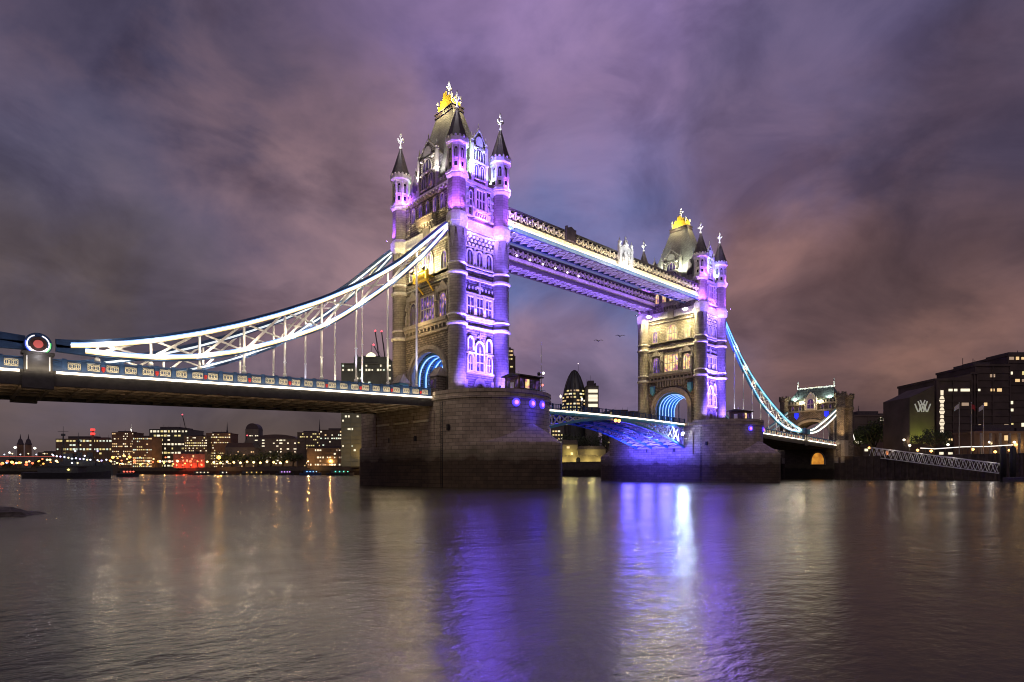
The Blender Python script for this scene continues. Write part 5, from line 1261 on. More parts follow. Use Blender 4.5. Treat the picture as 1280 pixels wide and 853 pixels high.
# bullet shaped tower and its neighbours, right of the near tower
x, y = gx(718, 620); gk = empty('rounded_tower', (x, y, 8.2), 'bullet shaped glass tower with lit lower floors between the bridge towers', 'tower')
pz = lambda py: zz(py, 620) - 8.2; k6 = 620 / F
prof = [(12.6 * k6, 0), (14.2 * k6, pz(530)), (15.2 * k6, pz(508)), (14.6 * k6, pz(498)), (13.0 * k6, pz(489)), (10.3 * k6, pz(479)), (7.2 * k6, pz(471)), (3.6 * k6, pz(465)), (.6 * k6, pz(463))]
b_ = MB(); b_.lathe(prof, (x, y, 8.2), 24); b_.build('glass_skin', M['wall_glass'], gk, 30)
b_ = MB()
for k in range(12):
    for s in (-1, 1):
        pts = []
        for r_k, z_k in prof: a = 2 * math.pi * k / 12 + s * z_k * .009; pts.append((x + (r_k + .12) * math.cos(a), y + (r_k + .12) * math.sin(a), 8.2 + z_k))
        b_.tube(pts, .32, 4)
b_.build('diagrid', M['steel'], gk)
rnd = random.Random(5); tocam = math.atan2(CAM.y - y, CAM.x - x)
for j in range(11):
    z = pz(531) + (pz(490) - pz(531)) * j / 10; rad = interp([(p[1], p[0]) for p in prof], z)
    for k in range(9):
        if rnd.random() > (.85 if j < 9 else .35): continue
        a = tocam + (k - 4) * .30 + rnd.uniform(-.05, .05)
        o = bpy.data.objects.new('lit_window', winmesh(rnd.choice((0, 1, 2, 2, 3)))); col.objects.link(o); o.parent = gk
        o.location = Vector((x + (rad + .1) * math.cos(a), y + (rad + .1) * math.sin(a), 8.2 + z)) - wloc(gk); o.rotation_euler = (0, 0, a + math.pi / 2); o.scale = (rnd.uniform(1.6, 3.2), .5, 1.5)
MB().tube([(x + 6, y, 8.2 + pz(464)), (x + 6, y, 8.2 + pz(455))], .15, 5).build('antenna', M['steel'], gk)
MB().lathe([(.1, 0), (.7, .5), (.1, 1)], (x + 6, y, 8.2 + pz(454.5)), 8).build('beacon', emis('white_beacon', (1, .8, .8), 2), gk)
building(733, 748, 483, 600, 'striped office block with four bright floors beside the bullet shaped tower', 'wall_grey', depth=20, lit=.0, floors=9, seed=31)
o_ = bpy.data.objects.get('office_building')
def striplights(pl, pr, ys, D, parent, k=1):
    for py in ys:
        xl, yl = gx(pl, D - 1); xr, yr = gx(pr, D - 1); o = bpy.data.objects.new('lit_floor', winmesh(k)); col.objects.link(o); o.parent = parent
        p = Vector(((xl + xr) / 2, (yl + yr) / 2, zz(py, D - 1))); o.location = p - wloc(parent); o.rotation_euler = (0, 0, math.atan2(yr - yl, xr - xl)); o.scale = (math.hypot(xr - xl, yr - yl), .4, 3.0)
sb = [o for o in bpy.data.objects if o.get('label', '').startswith('striped office')][0]; striplights(735.5, 747, (489, 495.5, 500, 507), 600, sb)
building(633, 641.5, 437, 560, 'narrow yellow lit high rise showing beside the nearer tower', 'wall_dark', depth=16, lit=.8, kinds=(2, 0, 4, 2), seed=32, floors=30, maxw=90)
building(640, 644, 446, 575, 'dark slab tower edge right of the yellow high rise', 'wall_dark', depth=18, lit=.0, seed=33)
building(690, 704, 519, 560, 'low block left of the bullet shaped tower', 'wall_grey', depth=18, lit=.3, seed=34)
building(756, 800, 515, 560, 'low dark blocks seen over the road leaf before the farther tower', 'wall_dark', depth=18, lit=.25, seed=35)
# floodlit fortress wall under the leaves
fw, fmf, wf, zf = building(699, 757, 571, 372, 'floodlit yellow fortress wall below the raised road', 'wall_sand', cat='fortress', name='fortress_wall', depth=6, lit=0, floors=2, bands=False, roof='none', seed=41)
b_ = MB(fmf)
for k in range(16): x = -wf / 2 + wf * (k + .5) / 16; b_.box(x - .55, x + .55, -.05, .8, zf, zf + 1.0)
b_.build('battlement', M['wall_sand'], fw)
MB(fmf).prism(arch(-2.6, 8.2, 2.6, 3.6), -.12, .02, 1).build('gateway', M['glass'], fw)
fk, fmk, wk, zk = building(703, 722, 556, 384, 'small floodlit fortress keep behind the yellow wall', 'wall_sand', cat='fortress', name='fortress_tower', depth=8, lit=.08, floors=3, bands=False, roof='gable', seed=42)
fh, fmh, wh, zh = building(722, 757, 562, 380, 'long fortress building with pale sloping roof behind the wall', 'wall_sand', cat='fortress', name='fortress_building', depth=8, lit=0, floors=2, bands=False, roof='gable', seed=43)
for q in (-.4, -.15, .12, .36): lamp('wall_flood', 'POINT', tuple(fmf @ Vector((wf * q, -3.0, 9.4))), 620, (1, .82, .25), fw, None, .3)
lamp('keep_flood', 'POINT', tuple(fmk @ Vector((0, -4, 14))), 1100, (1, .85, .25), fk, None, .3); lamp('roof_flood', 'POINT', tuple(fmh @ Vector((0, -4.5, 15))), 1000, (1, .85, .3), fh, None, .3)

# ------------------------------------------------------------------ trees
def leafmat(name, c):
    m, t, b = mat_new(name); b.inputs['Roughness'].default_value = .6
    g = t.nodes.new('ShaderNodeObjectInfo'); no = t.nodes.new('ShaderNodeTexNoise'); no.inputs['Scale'].default_value = .8
    ge = t.nodes.new('ShaderNodeNewGeometry'); t.links.new(ge.outputs['Position'], no.inputs['Vector'])
    r = t.nodes.new('ShaderNodeValToRGB'); t.links.new(no.outputs['Fac'], r.inputs[0]); r.color_ramp.elements[0].color = (*[x * .6 for x in c], 1); r.color_ramp.elements[1].color = (*[x * 1.5 for x in c], 1)
    t.links.new(r.outputs[0], b.inputs['Base Color']); return m
M['leaf'] = leafmat('foliage', (.055, .075, .03)); M['bark'] = plain('bark', (.06, .045, .035), .9)
def tree(x, y, z, h, w, label, seed, nleaf=2200, group=None, ls=None):
    rnd = random.Random(seed); root = empty('tree', (x, y, z), label, 'tree', group)
    b = MB(); b.tube([(x, y, z - .5), (x + w * .02, y, z + h * .25), (x + w * .04, y, z + h * .6)], [w * .045, w * .035, w * .015], 8)
    tips = []
    for k in range(9):
        a = k * 2.4 + rnd.random(); el = rnd.uniform(.3, .95); s0 = (x + w * .02, y, z + h * rnd.uniform(.22, .5)); rr = w * .42 * rnd.uniform(.55, 1)
        e = (x + rr * math.cos(a), y + rr * math.sin(a), z + h * (.38 + .5 * el * rnd.uniform(.6, 1))); mid = tuple((p + q) / 2 + rnd.uniform(-.04, .06) * h for p, q in zip(s0, e))
        b.tube([s0, mid, e], [w * .022, w * .014, w * .006], 5); tips.append(Vector(e))
    b.build('trunk', M['bark'], root)
    cl = []
    for t_ in tips:
        cl.append((t_, w * rnd.uniform(.16, .27)))
        for q in range(2): cl.append((t_ + Vector((rnd.uniform(-1, 1), rnd.uniform(-1, 1), rnd.uniform(-.6, .8))) * w * .17, w * rnd.uniform(.09, .18)))
    cl.append((Vector((x, y, z + h * .80)), w * .26)); cl.append((Vector((x, y, z + h * .6)), w * .3))
    b = MB(); ls = ls or max(.16, w * .026)
    for i in range(nleaf):
        c, r = rnd.choice(cl); v = Vector((rnd.gauss(0, 1), rnd.gauss(0, 1), rnd.gauss(0, 1))).normalized() * r * rnd.random() ** .4; v.z *= .8
        p = c + v; n1_ = Vector((rnd.gauss(0, 1), rnd.gauss(0, 1), rnd.gauss(0, 1))).normalized(); a = n1_.orthogonal().normalized(); d = n1_.cross(a); s = ls * rnd.uniform(.6, 1.4)
        b.face([b.v(p + a * s), b.v(p + d * s * .55), b.v(p - a * s), b.v(p - d * s * .55)])
    bm_ = b.bm; me = bpy.data.meshes.new('crown'); bmesh.ops.translate(bm_, verts=bm_.verts[:], vec=-root.location); bm_.to_mesh(me); bm_.free(); me.materials.append(M['leaf'])
    o = bpy.data.objects.new('crown', me); col.objects.link(o); o.parent = root
    return root
for i, (px, py, D, w, lab) in enumerate([
    (1074, 530, 268, 13, 'light green tree lit from below right beside the gatehouse'), (1092, 521, 262, 15, 'big dark tree with low crown right of the lit tree'), (1110, 523, 258, 14, 'dark tree left of the crane, beside the low white lit office'),
    (1166, 533, 214, 11, 'broad dark tree in front of the hotel corner and emblem')]):
    x, y = gx(px, D); tree(x, y, 8.2, zz(py, D) - 8.2, w, lab, 50 + i)
lt = gx(1069, 258); bpy.context.view_layer.update()
TR = [o for o in bpy.data.objects if o.get('label', '').startswith('light green')][0]
lamp('tree_uplight', 'POINT', (lt[0], lt[1], 10.2), 1100, (1, .85, .35), TR, None, .3)
for i, (px, py, D, w) in enumerate([(276, 566, 690, 26), (290, 564, 692, 28), (305, 565, 694, 26), (322, 567, 690, 24), (338, 563, 690, 30), (353, 562, 690, 30), (366, 565, 690, 26)]):
    x, y = gx(px, D); tree(x, y, 8.2, zz(py, D) - 8.2, w, ['first dark quay tree right of the red lit building', 'second quay tree from the red lit building, under the needle steeple', 'third quay tree from the red lit building', 'middle quay tree, smallest of the row', 'fifth quay tree, under the curved roof office', 'tallest quay tree, one before the last', 'last quay tree at the right end of the row'][i], 70 + i, 900, 'trees along the quay')
for i, (px, py, D, w, lab) in enumerate([(704, 541, 400, 16, 'dark tree hugging the nearer pier under the road leaf'), (721, 538, 410, 20, 'wide dark tree behind the fortress keep'), (740, 536, 408, 20, 'wide dark tree behind the long fortress roof'), (757, 537, 398, 15, 'tree at the left flank of the farther pier')]):
    x, y = gx(px, D); tree(x, y, 8.2, zz(py, D) - 8.2, w, lab, 90 + i, 1200)

# ------------------------------------------------------------------ right bank: hotel, offices, promenade
HM = M['hotel'] = plain('hotel_concrete', (.085, .062, .055), .85, vary=.3, scale=.2)
h0, f0, w0, z0_ = building(1137, 1168, 497, 225, 'hotel end block with the pale emblem and green lit wall', 'hotel', cat='hotel', name='hotel_block', depth=16, lit=0, bands=False, roof='none', seed=61)
b_ = MB(f0); b_.prism([(-w0 / 2, z0_), (w0 / 2, z0_), (w0 / 2, z0_ + 4.5), (-w0 * .1, z0_ + 1.6)], 0, 16, 1); b_.build('sloping_roof', M['hotel'], h0)
b_ = MB(f0); ec = (w0 * .02, z0_ - 3.4)      # emblem: two interlaced fans of strokes
for k, (xa, za, xb, zb) in enumerate([(-2.9, 1.0, -1.7, -2.0), (-1.7, 2.0, -.3, -2.0), (-.6, .9, -1.4, -2.0), (.6, .9, 1.4, -2.0), (1.7, 2.0, .3, -2.0), (2.9, 1.0, 1.7, -2.0), (0, .2, -.5, -1.2), (0, .2, .5, -1.2), (-.9, 2.4, 0, .4), (.9, 2.4, 0, .4)]):
    b_.bar((ec[0] + xa, -.10, ec[1] + za), (ec[0] + xb, -.10, ec[1] + zb), .16, .42)
b_.build('emblem', emis('emblem_glow', (.9, .88, .8), .20), h0)
for q in (-.3, .15): lamp('wall_wash', 'SPOT', tuple(f0 @ Vector((w0 * q, -3.5, 12.5))), 1900, (.75, 1, .12), h0, tuple(f0 @ Vector((w0 * q, 0, 19))), .3, 110, .9)
h1, f1, w1, z1_ = building(1168, 1214, 475, 235, 'hotel wing with the tall vertical lit sign on its edge', 'hotel', cat='hotel', name='hotel_block', depth=22, lit=.15, kinds=(0, 3, 1), roof='none', seed=62, floors=11, wide=True)
b_ = MB(f1); b_.prism([(-w1 / 2, z1_), (w1 / 2, z1_), (w1 / 2, z1_ + 2.4), (w1 * .12, z1_ + 1.2)], 0, 20, 1); b_.build('sloping_roof', M['hotel'], h1)
MB(f1).box(-w1 / 2, -w1 / 2 + 1.0, -1.2, 0, 9, z1_).build('sign_fin', M['hotel'], h1)
sg = MB(f1).box(-w1 / 2 + 1.2, -w1 / 2 + 3.6, -.7, -.1, 12.5, z1_ - 3.2).build('sign_board', M['hotel'], h1)
zs = z1_ - 4.2; u0 = -w1 / 2 + 2.4          # lit shapes of the vertical sign, alternately wide and narrow
for k in range(11):
    wt, wb = ((.5, .75), (.45, .9), (1.1, .6))[k % 3] if k else (.55, .5); hh = 1.15 if k else 1.9
    MB(f1).prism([(u0 - wb, zs - hh), (u0 + wb, zs - hh), (u0 + wt, zs), (u0 - wt, zs)], -.85, -.72, 1).build('sign_character', M['sign_glow'] if 'sign_glow' in M else M.setdefault('sign_glow', emis('sign_glow', (1, .84, .60), .95)), sg); zs -= hh + .32
building(1213, 1221, 467, 239, 'narrow stair tower of the hotel between the two big wings', 'hotel', cat='hotel', name='hotel_block', depth=18, lit=0, roof='none', seed=63)
h3, f3, w3, z3_ = building(1219, 1262, 457, 242, 'tallest dark hotel wing with few lit windows near its top', 'hotel', cat='hotel', name='hotel_block', depth=22, lit=.15, kinds=(0, 3, 3, 1), roof='flat', seed=64, floors=13)
h4, f4, w4, z4_ = building(1260, 1330, 444, 246, 'hotel wing running out of the right picture edge', 'hotel', cat='hotel', name='hotel_block', depth=24, lit=.16, kinds=(0, 3, 2, 1), roof='flat', seed=65, floors=14)
building(1068, 1120, 520, 330, 'low flat office with strip of white windows behind the trees', 'wall_dark', depth=20, lit=.3, kinds=(1,), seed=66, wide=True, floors=6)
building(1120, 1138, 531, 290, 'low block in the gap left of the hotel', 'wall_brown', depth=16, lit=.08, kinds=(0,), seed=67)
# the wings stand as one hotel
ht = empty('hotel', (h1.location.x, h1.location.y, 8.2), 'dark stepped concrete hotel with an emblem, a vertical lit sign and few lit windows', 'hotel')
for w_ in [o for o in bpy.data.objects if o.name.startswith('hotel_block')]:
    for ch in list(w_.children):
        ch.location = ch.location + w_.location - ht.location; ch.parent = ht
        if ch.name.startswith('wall'): ch.name = 'wing'
    bpy.data.objects.remove(w_)
pv, fp, wp, zp = building(1218, 1300, 541, 214, 'low glowing restaurant pavilion at the foot of the hotel', 'wall_brown', cat='pavilion', name='pavilion', depth=10, lit=.5, kinds=(0, 2, 3), seed=68, floors=2, wide=True, roof='flat')
for k in range(7): MB(fp).box(-wp / 2 + wp * k / 7 + .4, -wp / 2 + wp * k / 7 + 1.0, -2.5, -1.9, 8.2, zp - .3).build('column', M['trim'], pv)
lamp('pavilion_lamp', 'POINT', tuple(fp @ Vector((wp * .15, -1.4, 12))), 300, (1, .75, .3), pv, None, .3)
# promenade lamps, railing strip, flags
LP = [(1137, 557, 220), (1130, 550, 226), (1185, 556, 212), (1205, 557, 220), (1237, 553, 212), (1268, 553, 204)]
LL = ['globe lamp at the left end of the promenade light line', 'tall globe lamp behind the gangway head', 'globe lamp in front of the hotel tree', 'globe lamp between the left and middle flagpole', 'globe lamp right of the right flagpole', 'orange tinged globe lamp nearest the right picture edge']
for (px, py, D), lab in zip(LP, LL):
    x, y = gx(px, D); zt = zz(py, D); r = empty('street_lamp', (x, y, 8.2), lab, 'street lamp', 'lamps along the hotel promenade')
    MB().lathe([(.16, 8.2), (.08, 8.8), (.06, zt - .35)], (x, y, 0), 8).build('post', M['black'], r)
    b_ = MB(); b_.lathe([(.05, -.42), (.36, -.25), (.45, 0), (.36, .25), (.05, .42)], (x, y, zt), 10); b_.build('globe', M['globe'] if 'globe' in M else M.setdefault('globe', emis('globe_lamp', (1, .86, .62), 3.0)), r)
    lamp('globe_light', 'POINT', (x, y - .7, zt - .5), 90, (1, .75, .4), r, None, .3)
def ramp_pts(a, c): return [gx(*a[:2]) + (a[2],), gx(*c[:2]) + (c[2],)]
r = empty('promenade_railing', gx(1210, 216) + (8.2,), 'promenade railing with a continuous white light line below the hotel', 'railing')
pts = [Vector(gx(px, D) + (zz(py, D),)) for px, py, D in ((1150, 560.5, 216), (1168, 561.5, 213), (1203, 559, 210), (1235, 558.5, 207), (1266, 556.5, 203))]
b_ = MB()
for p, q in zip(pts, pts[1:]):
    for k in range(5): c = p.lerp(q, k / 5); b_.tube([(c.x, c.y, 8.1), (c.x, c.y, c.z)], .06, 5)
    b_.bar(p, q, .12, .12)
b_.build('rail', M['steel'], r)
b_ = MB(); b_.tube([p + Vector((-.12, -.12, .05)) for p in pts], .17, 6); b_.build('light_line', M['led_soft'], r)
for i, (px, py) in enumerate(((1199, 504), (1214, 504), (1229.5, 505))):
    x, y = gx(px, 204); zt = zz(py, 204); r = empty('flagpole', (x, y, 8.2), ('white flagpole with a pale flag, leftmost of three by the hotel', 'middle white flagpole with a limp dark flag by the hotel', 'right white flagpole with a drooping pale flag by the hotel')[i], 'flagpole', 'flagpoles in front of the hotel')
    MB().lathe([(.14, 8.2), (.06, zt), (.14, zt + .1), (.02, zt + .3)], (x, y, 0), 8).build('pole', M['white'], r)
    b_ = MB(); d = vdir(640); rt = Vector((d.y, -d.x, 0)) * (-1 if i != 1 else 1); rows = []
    for k in range(7):
        t = k / 6; rows.append([Vector((x, y, zt - .4 - q * 1.5 - t * t * .9)) + rt * (t * 1.5) + d * (.18 * math.sin(t * 7 + q)) for q in (0, .5, 1)])
    b_.loft([rw + [v + d * .03 for v in rw[::-1]] for rw in rows]); b_.build('flag', M['pale' if i != 1 else 'red'], r)
# gangway from the wall down to the pontoon, two mooring piles
gw = empty('gangway', gx(1170, 200) + (8,), 'long white lattice gangway sloping down along the river wall', 'gangway')
A = Vector(gx(1089, 222) + (zz(571, 222),)); B_ = Vector(gx(1251, 178) + (zz(592, 178),)); hgt = 3.3
for off in (-.9, .9):
    d = (B_ - A).normalized(); s = Vector((-d.y, d.x, 0)).normalized() * off; b_ = MB(); nn2 = 20
    b_.bar(A + s, B_ + s, .18, .22); b_.bar(A + s + Vector((0, 0, hgt)), B_ + s + Vector((0, 0, hgt * .85)), .18, .22)
    for k in range(nn2):
        p = A.lerp(B_, k / nn2) + s; q = A.lerp(B_, (k + .5) / nn2) + s; q2 = A.lerp(B_, (k + 1) / nn2) + s; hh = Vector((0, 0, hgt * (1 - .15 * k / nn2)))
        b_.bar(p, q + hh, .12, .12); b_.bar(q + hh, q2, .12, .12)
    b_.build('truss', M['white'], gw)
b_ = MB(); b_.bar(A + Vector((0, 0, .1)), B_ + Vector((0, 0, .1)), 1.7, .1); b_.build('walkboard', M['steel'], gw)
for q in (.1, .35, .6, .85): c = A.lerp(B_, q); lamp('gangway_lamp', 'POINT', (c.x - 1.5, c.y - 3.5, c.z + 3.5), 130, (1, .9, .8), gw, None, .3)
p_ = A.lerp(B_, .14) + Vector((-1.0, -.6, 2.0)); rr_ = MB()
V_ = [[p_ + Vector(((.65 + .17 * math.cos(q * math.pi / 3)) * math.cos(k * math.pi / 8), 0, (.65 + .17 * math.cos(q * math.pi / 3)) * math.sin(k * math.pi / 8))) + Vector((0, .17 * math.sin(q * math.pi / 3), 0)) for q in range(6)] for k in range(17)]
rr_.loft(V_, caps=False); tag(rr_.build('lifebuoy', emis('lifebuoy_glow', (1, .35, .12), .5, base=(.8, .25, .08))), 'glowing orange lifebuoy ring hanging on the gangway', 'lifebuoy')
for i, (px, D) in enumerate(((1254, 172), (1266, 168))):
    x, y = gx(px, D); tag(MB().lathe([(.75, -2), (.75, zz(561, D)), (.5, zz(559, D)), (.1, zz(557.5, D))], (x, y, 0), 12).build('mooring_pile', M['black']), ('black mooring pile at the foot of the gangway', 'black mooring pile right of the gangway foot, nearest the picture edge')[i], 'pile')
x, y = gx(1280, 160); r = empty('pontoon', (x, y, 0), 'dark pontoon end with two green lights at the right picture edge', 'pontoon')
MB().box(x - 3, x + 10, y - 4, y + 4, -.5, 1.2).build('deck', M['steel'], r)
MB().tube([(x - 1, y - 3, 1.2), (x - 1, y - 3, 6.5)], .1, 6).build('post', M['black'], r)
for z in (3.4, 5.3): MB().lathe([(.03, 0), (.18, .1), (.18, .3), (.03, .4)], (x - 1, y - 3.1, z), 8).build('green_lamp', M['green_glow'] if 'green_glow' in M else M.setdefault('green_glow', emis('green_glow', (.05, 1, .35), 2.0)), r)
# small amber lamps and vehicles lights along the quay road
def small_lamp(px, py, D, c, s, label, r=.35, post=True, e=0, group=None):
    x, y = gx(px, D); z = zz(py, D); key = 'lamp_%s_%s' % (c, s)
    if key not in M: M[key] = emis('small_lamp', c, s)
    ro = empty('quay_lamp', (x, y, 8.2), label, 'lamp', group)
    if post: MB().tube([(x, y, 8.0), (x, y, z)], .07 if D < 300 else .15, 5).build('post', M['black'], ro)
    MB().lathe([(.03, -r), (r * .8, -r * .5), (r, 0), (r * .8, r * .5), (.03, r)], (x, y, z), 8).build('lantern', M[key], ro)
    if e: lamp('glow', 'POINT', (x, y - r * 2.5, z), e, c, ro, None, .3)
AMB = (1, .45, .10); ORG = (1, .25, .06)
for px, py, D, lab in ((1086.5, 560, 240, 'amber lamp beside the gatehouse plinth'), (1126, 564, 236, 'left of two amber lamps above the gangway head'), (1132.5, 564, 235, 'right of two amber lamps above the gangway head'), (1147, 563, 215, 'amber lamp at the start of the promenade light line'), (1164, 564, 212, 'small amber lamp behind the gangway middle'), (1216, 562, 205, 'low orange lamp below the middle flagpole'), (1244, 565, 206, 'low orange lamp under the promenade light line'), (1262, 563, 202, 'low orange lamp near the piles'), (1270, 556, 200, 'bright orange lamp above the right pile'), (1038, 565, 243, 'amber lamp under the bridge deck end'), (1048.5, 549, 245, 'yellow lantern at the gatehouse pillar foot')):
    small_lamp(px, py, D, AMB if 'yellow' not in lab else (1, .8, .3), 5, lab, .48, True, 60)
# golden quay lamps below the tree row
for i in range(13):
    px = 259 + i * 8.3
    small_lamp(px, 577.5 + (i % 3) * .6, 672, (1, .72, .28) if i % 2 else (1, .60, .18), 4, 'golden lamp in the row along the quay below the trees', 1.35, True, 420, 'golden lamps along the quay')
small_lamp(273.5, 572, 668, (1, .40, .05), 7, 'big orange lamp at the left end of the golden row', 2.3, True, 3000)
# amber lamps added to brighten the facades of the far shore
for i, (px, D) in enumerate(((78, 820), (110, 800), (150, 770), (178, 740), (205, 760), (245, 745), (272, 740), (300, 715), (345, 735), (385, 590), (412, 600), (436, 545), (455, 470), (475, 470))):
    x, y = gx(px, D)
    ro = empty('quay_lamp', (x, y, 8.2), 'amber lamp added to light the foot of the far shore buildings', 'lamp', 'added amber lamps on the far shore'); MB().tube([(x, y, 8.0), (x, y, 13)], .12, 5).build('post', M['black'], ro)
    MB().lathe([(.03, -.5), (.55, -.2), (.55, .2), (.03, .5)], (x, y, 13.3), 8).build('lantern', M['lamp_amber'] if 'lamp_amber' in M else M.setdefault('lamp_amber', emis('lamp_amber', (1, .55, .15), 3, False)), ro)
    lamp('glow', 'POINT', (x, y - 1.5, 13.5), 5600, (1, .50, .14), ro, None, .5)
for i, (px, py) in enumerate(((147, 573), (152, 576), (159, 574), (168, 575), (175, 572), (180, 576), (192, 574), (207, 572), (48, 577), (53, 574), (72, 578), (240, 574), (247, 577), (228, 572))):
    small_lamp(px, py, 655, [(1, .5, .1), (1, .22, .08), (1, .7, .3), (1, .15, .05)][i % 4], 2.5, 'small %s lamp on the shore by the warship stern and red building' % ('amber', 'red', 'pale', 'deep red')[i % 4], .9, True, 0, 'scattered lamps on the far left shore')
rndl = random.Random(11)
for i in range(34):                          # amber and red lamps strung along the far left waterfront
    px = 2 + i * 7.6 + rndl.uniform(-2, 2); c_ = ((1, .34, .05), (1, .55, .12), (1, .12, .04), (1, .70, .30))[rndl.choice((0, 0, 1, 1, 2, 3))]
    small_lamp(px, 578.5 + rndl.uniform(-2.5, 2.5), 650, c_, 3, '%s lamp in the string along the far left waterfront' % {.34: 'orange', .55: 'amber', .12: 'red', .70: 'pale gold'}[c_[1]], rndl.uniform(.8, 1.5), True, 500 if i % 3 == 0 else 0, 'waterfront lamps on the far left')
# birds
for i, (px, py) in enumerate(((748, 427), (775, 421))):
    p = CAM + vdir(px, py) * 95; b_ = MB()
    rows = [(-.75, .10, .05), (-.4, .26, .22), (0, .06, .30), (.4, .24, .22), (.75, .14, .05)]
    d = vdir(640); rt = Vector((d.y, -d.x, 0)); b_.loft([[p + rt * a + Vector((0, 0, z)) + d * w, p + rt * a + Vector((0, 0, z + .03)), p + rt * a + Vector((0, 0, z)) - d * w, p + rt * a + Vector((0, 0, z - .04))] for a, z, w in rows], smooth=True)
    b_.loft([[p + d * k + rt * (.09 * s * math.cos(q * math.pi / 3)) + Vector((0, 0, .05 + .09 * s * math.sin(q * math.pi / 3))) for q in range(6)] for k, s in ((-.45, .2), (-.2, 1), (.1, 1), (.35, .55), (.5, .15))], smooth=True)
    tag(b_.build('gull', M['white']), ('white gull gliding lower, left of its companion', 'white gull flying higher, nearer the farther tower')[i], 'bird')
# cranes with red lights
def crane(px, ytip, ybase, lean, D, label, lamps=1):
    x, y = gx(px, D); z0, z1 = zz(ybase, D), zz(ytip, D); r = empty('tower_crane', (x, y, 8.2), label, 'crane'); k = D / F
    MB().bar((x, y, 8.2), (x, y, z0), 1.3, 1.3).build('mast', M['steel'], r)
    x2, y2 = gx(px + lean, D); b = MB(); b.bar((x, y, z0), (x2, y2, z1), .7, .7); x3, y3 = gx(px - lean * .3, D); b.bar((x, y, z0), (x3, y3, z0 + 3), .8, .8); b.bar((x3, y3, z0 + 3), (x2, y2, z1), .12, .12); b.build('jib', M['steel'], r)
    MB().lathe([(.1, -1.1), (1.1, 0), (.1, 1.1)], (x2, y2, z1 + .5), 8).build('beacon', M['crane_red'] if 'crane_red' in M else M.setdefault('crane_red', emis('crane_red', (1, .08, .12), 2.2)), r)
crane(455, 440, 470, -10, 520, 'tower crane with red light left of bright dome'); crane(477, 414.5, 470, -8, 540, 'tower crane with the highest red light above the domed block'); crane(484, 415, 470, -7, 545, 'tower crane beside the highest one, near the nearer tower'); crane(488, 432, 470, -21, 530, 'tower crane with low red light behind the closer hangers')
crane(1123, 496, 530, 6, 300, 'dark crane with red tip light left of the hotel'); crane(234, 519, 545, -6, 800, 'small crane with red light above the terraced office'); crane(306, 545, 556, 3, 800, 'thin crane beside the tower with glowing top')

# ------------------------------------------------------------------ ships and boats
def hull(cx, cy, ln, bm_w, h, u, z0=-.6, rake=.12):
    d = Vector((-u.y, u.x, 0)); rings = []
    for t, ww, rise in ((-.5, .55, .15), (-.42, .9, .05), (-.15, 1, 0), (.15, 1, 0), (.36, .72, .1), (.47, .3, .25), (.5 + rake * .2, .03, .4)):
        c = Vector((cx, cy, 0)) + u * ln * t; zt = h * (1 + rise); w = bm_w / 2 * ww
        rings.append([c + d * w + Vector((0, 0, zt)), c + d * w * .8 + Vector((0, 0, z0)), c - d * w * .8 + Vector((0, 0, z0)), c - d * w + Vector((0, 0, zt))])
    return MB().loft(rings)
def cabinbox(u, c, x0, x1, w, z0, z1):
    d = Vector((-u.y, u.x, 0)); b = MB(Matrix(((u.x, d.x, 0, c[0]), (u.y, d.y, 0, c[1]), (0, 0, 1, 0), (0, 0, 0, 1)))); b.box(x0, x1, -w / 2, w / 2, z0, z1); return b
M['navy'] = plain('ship_grey', (.075, .085, .09), .6, vary=.3); M['boat_dark'] = plain('boat_dark', (.03, .03, .035), .6); M['boat_blue'] = plain('boat_blue', (.03, .06, .16), .5)
u = vdir(640); u = Vector((u.y, -u.x, 0)); D = 560; c = gx(103, D); sc = D / F
ws = empty('warship', (*c, 0), 'grey moored warship with masts and strings of lights along its deck', 'ship')
hull(*c, 82 * sc, 14, 8.5, -u).build('hull', M['navy'], ws)
cabinbox(u, c, -24 * sc, 20 * sc, 10, 8.5, 12.5).build('deckhouse', M['navy'], ws); br = cabinbox(u, c, -20 * sc, -8 * sc, 9, 12.5, 20); br.build('bridge_house', M['navy'], ws); cabinbox(u, c, 2 * sc, 12 * sc, 8, 12.5, 16.5).build('bridge_house', M['navy'], ws)
for o_ in (-4, 9):
    p = Vector((*c, 0)) + u * o_ * sc; b_ = MB(); b_.loft([[(p.x - 2.4, p.y - 2, 12.5), (p.x + 2.4, p.y - 2, 12.5), (p.x + 2.4, p.y + 2, 12.5), (p.x - 2.4, p.y + 2, 12.5)], [(p.x - 1.8, p.y - 1.6, 21), (p.x + 2.2, p.y - 1.6, 21), (p.x + 2.2, p.y + 1.6, 21), (p.x - 1.8, p.y + 1.6, 21)]]); b_.build('funnel', M['navy'], ws)
for px, yt in ((79, 533), (98, 541)):
    p = gx(px, D); z = zz(yt, D); b_ = MB(); b_.tube([(*p, 12), (*p, z)], [.5, .15], 6); b_.bar((p[0] - 4, p[1], z - 5), (p[0] + 4, p[1], z - 5), .3, .3); b_.tube([(p[0] + 2, p[1] + 2, 12), (*p, z - 6)], .25, 5); b_.tube([(p[0] - 2, p[1] - 2, 12), (*p, z - 6)], .25, 5); b_.box(p[0] - 1.5, p[0] + 1.5, p[1] - 1.5, p[1] + 1.5, z - 9, z - 7); b_.build('mast', M['navy'], ws)
for o_ in (-32, 22, 30):
    p = Vector((*c, 0)) + u * o_ * sc; b_ = MB(); b_.box(p.x - 3, p.x + 3, p.y - 3, p.y + 3, 8.5, 11.5); b_.bar(p + Vector((0, -2, 10.6)), p + u * (-10 if o_ < 0 else 10) + Vector((0, -2, 12)), .5, .5); b_.build('gun_turret', M['navy'], ws)
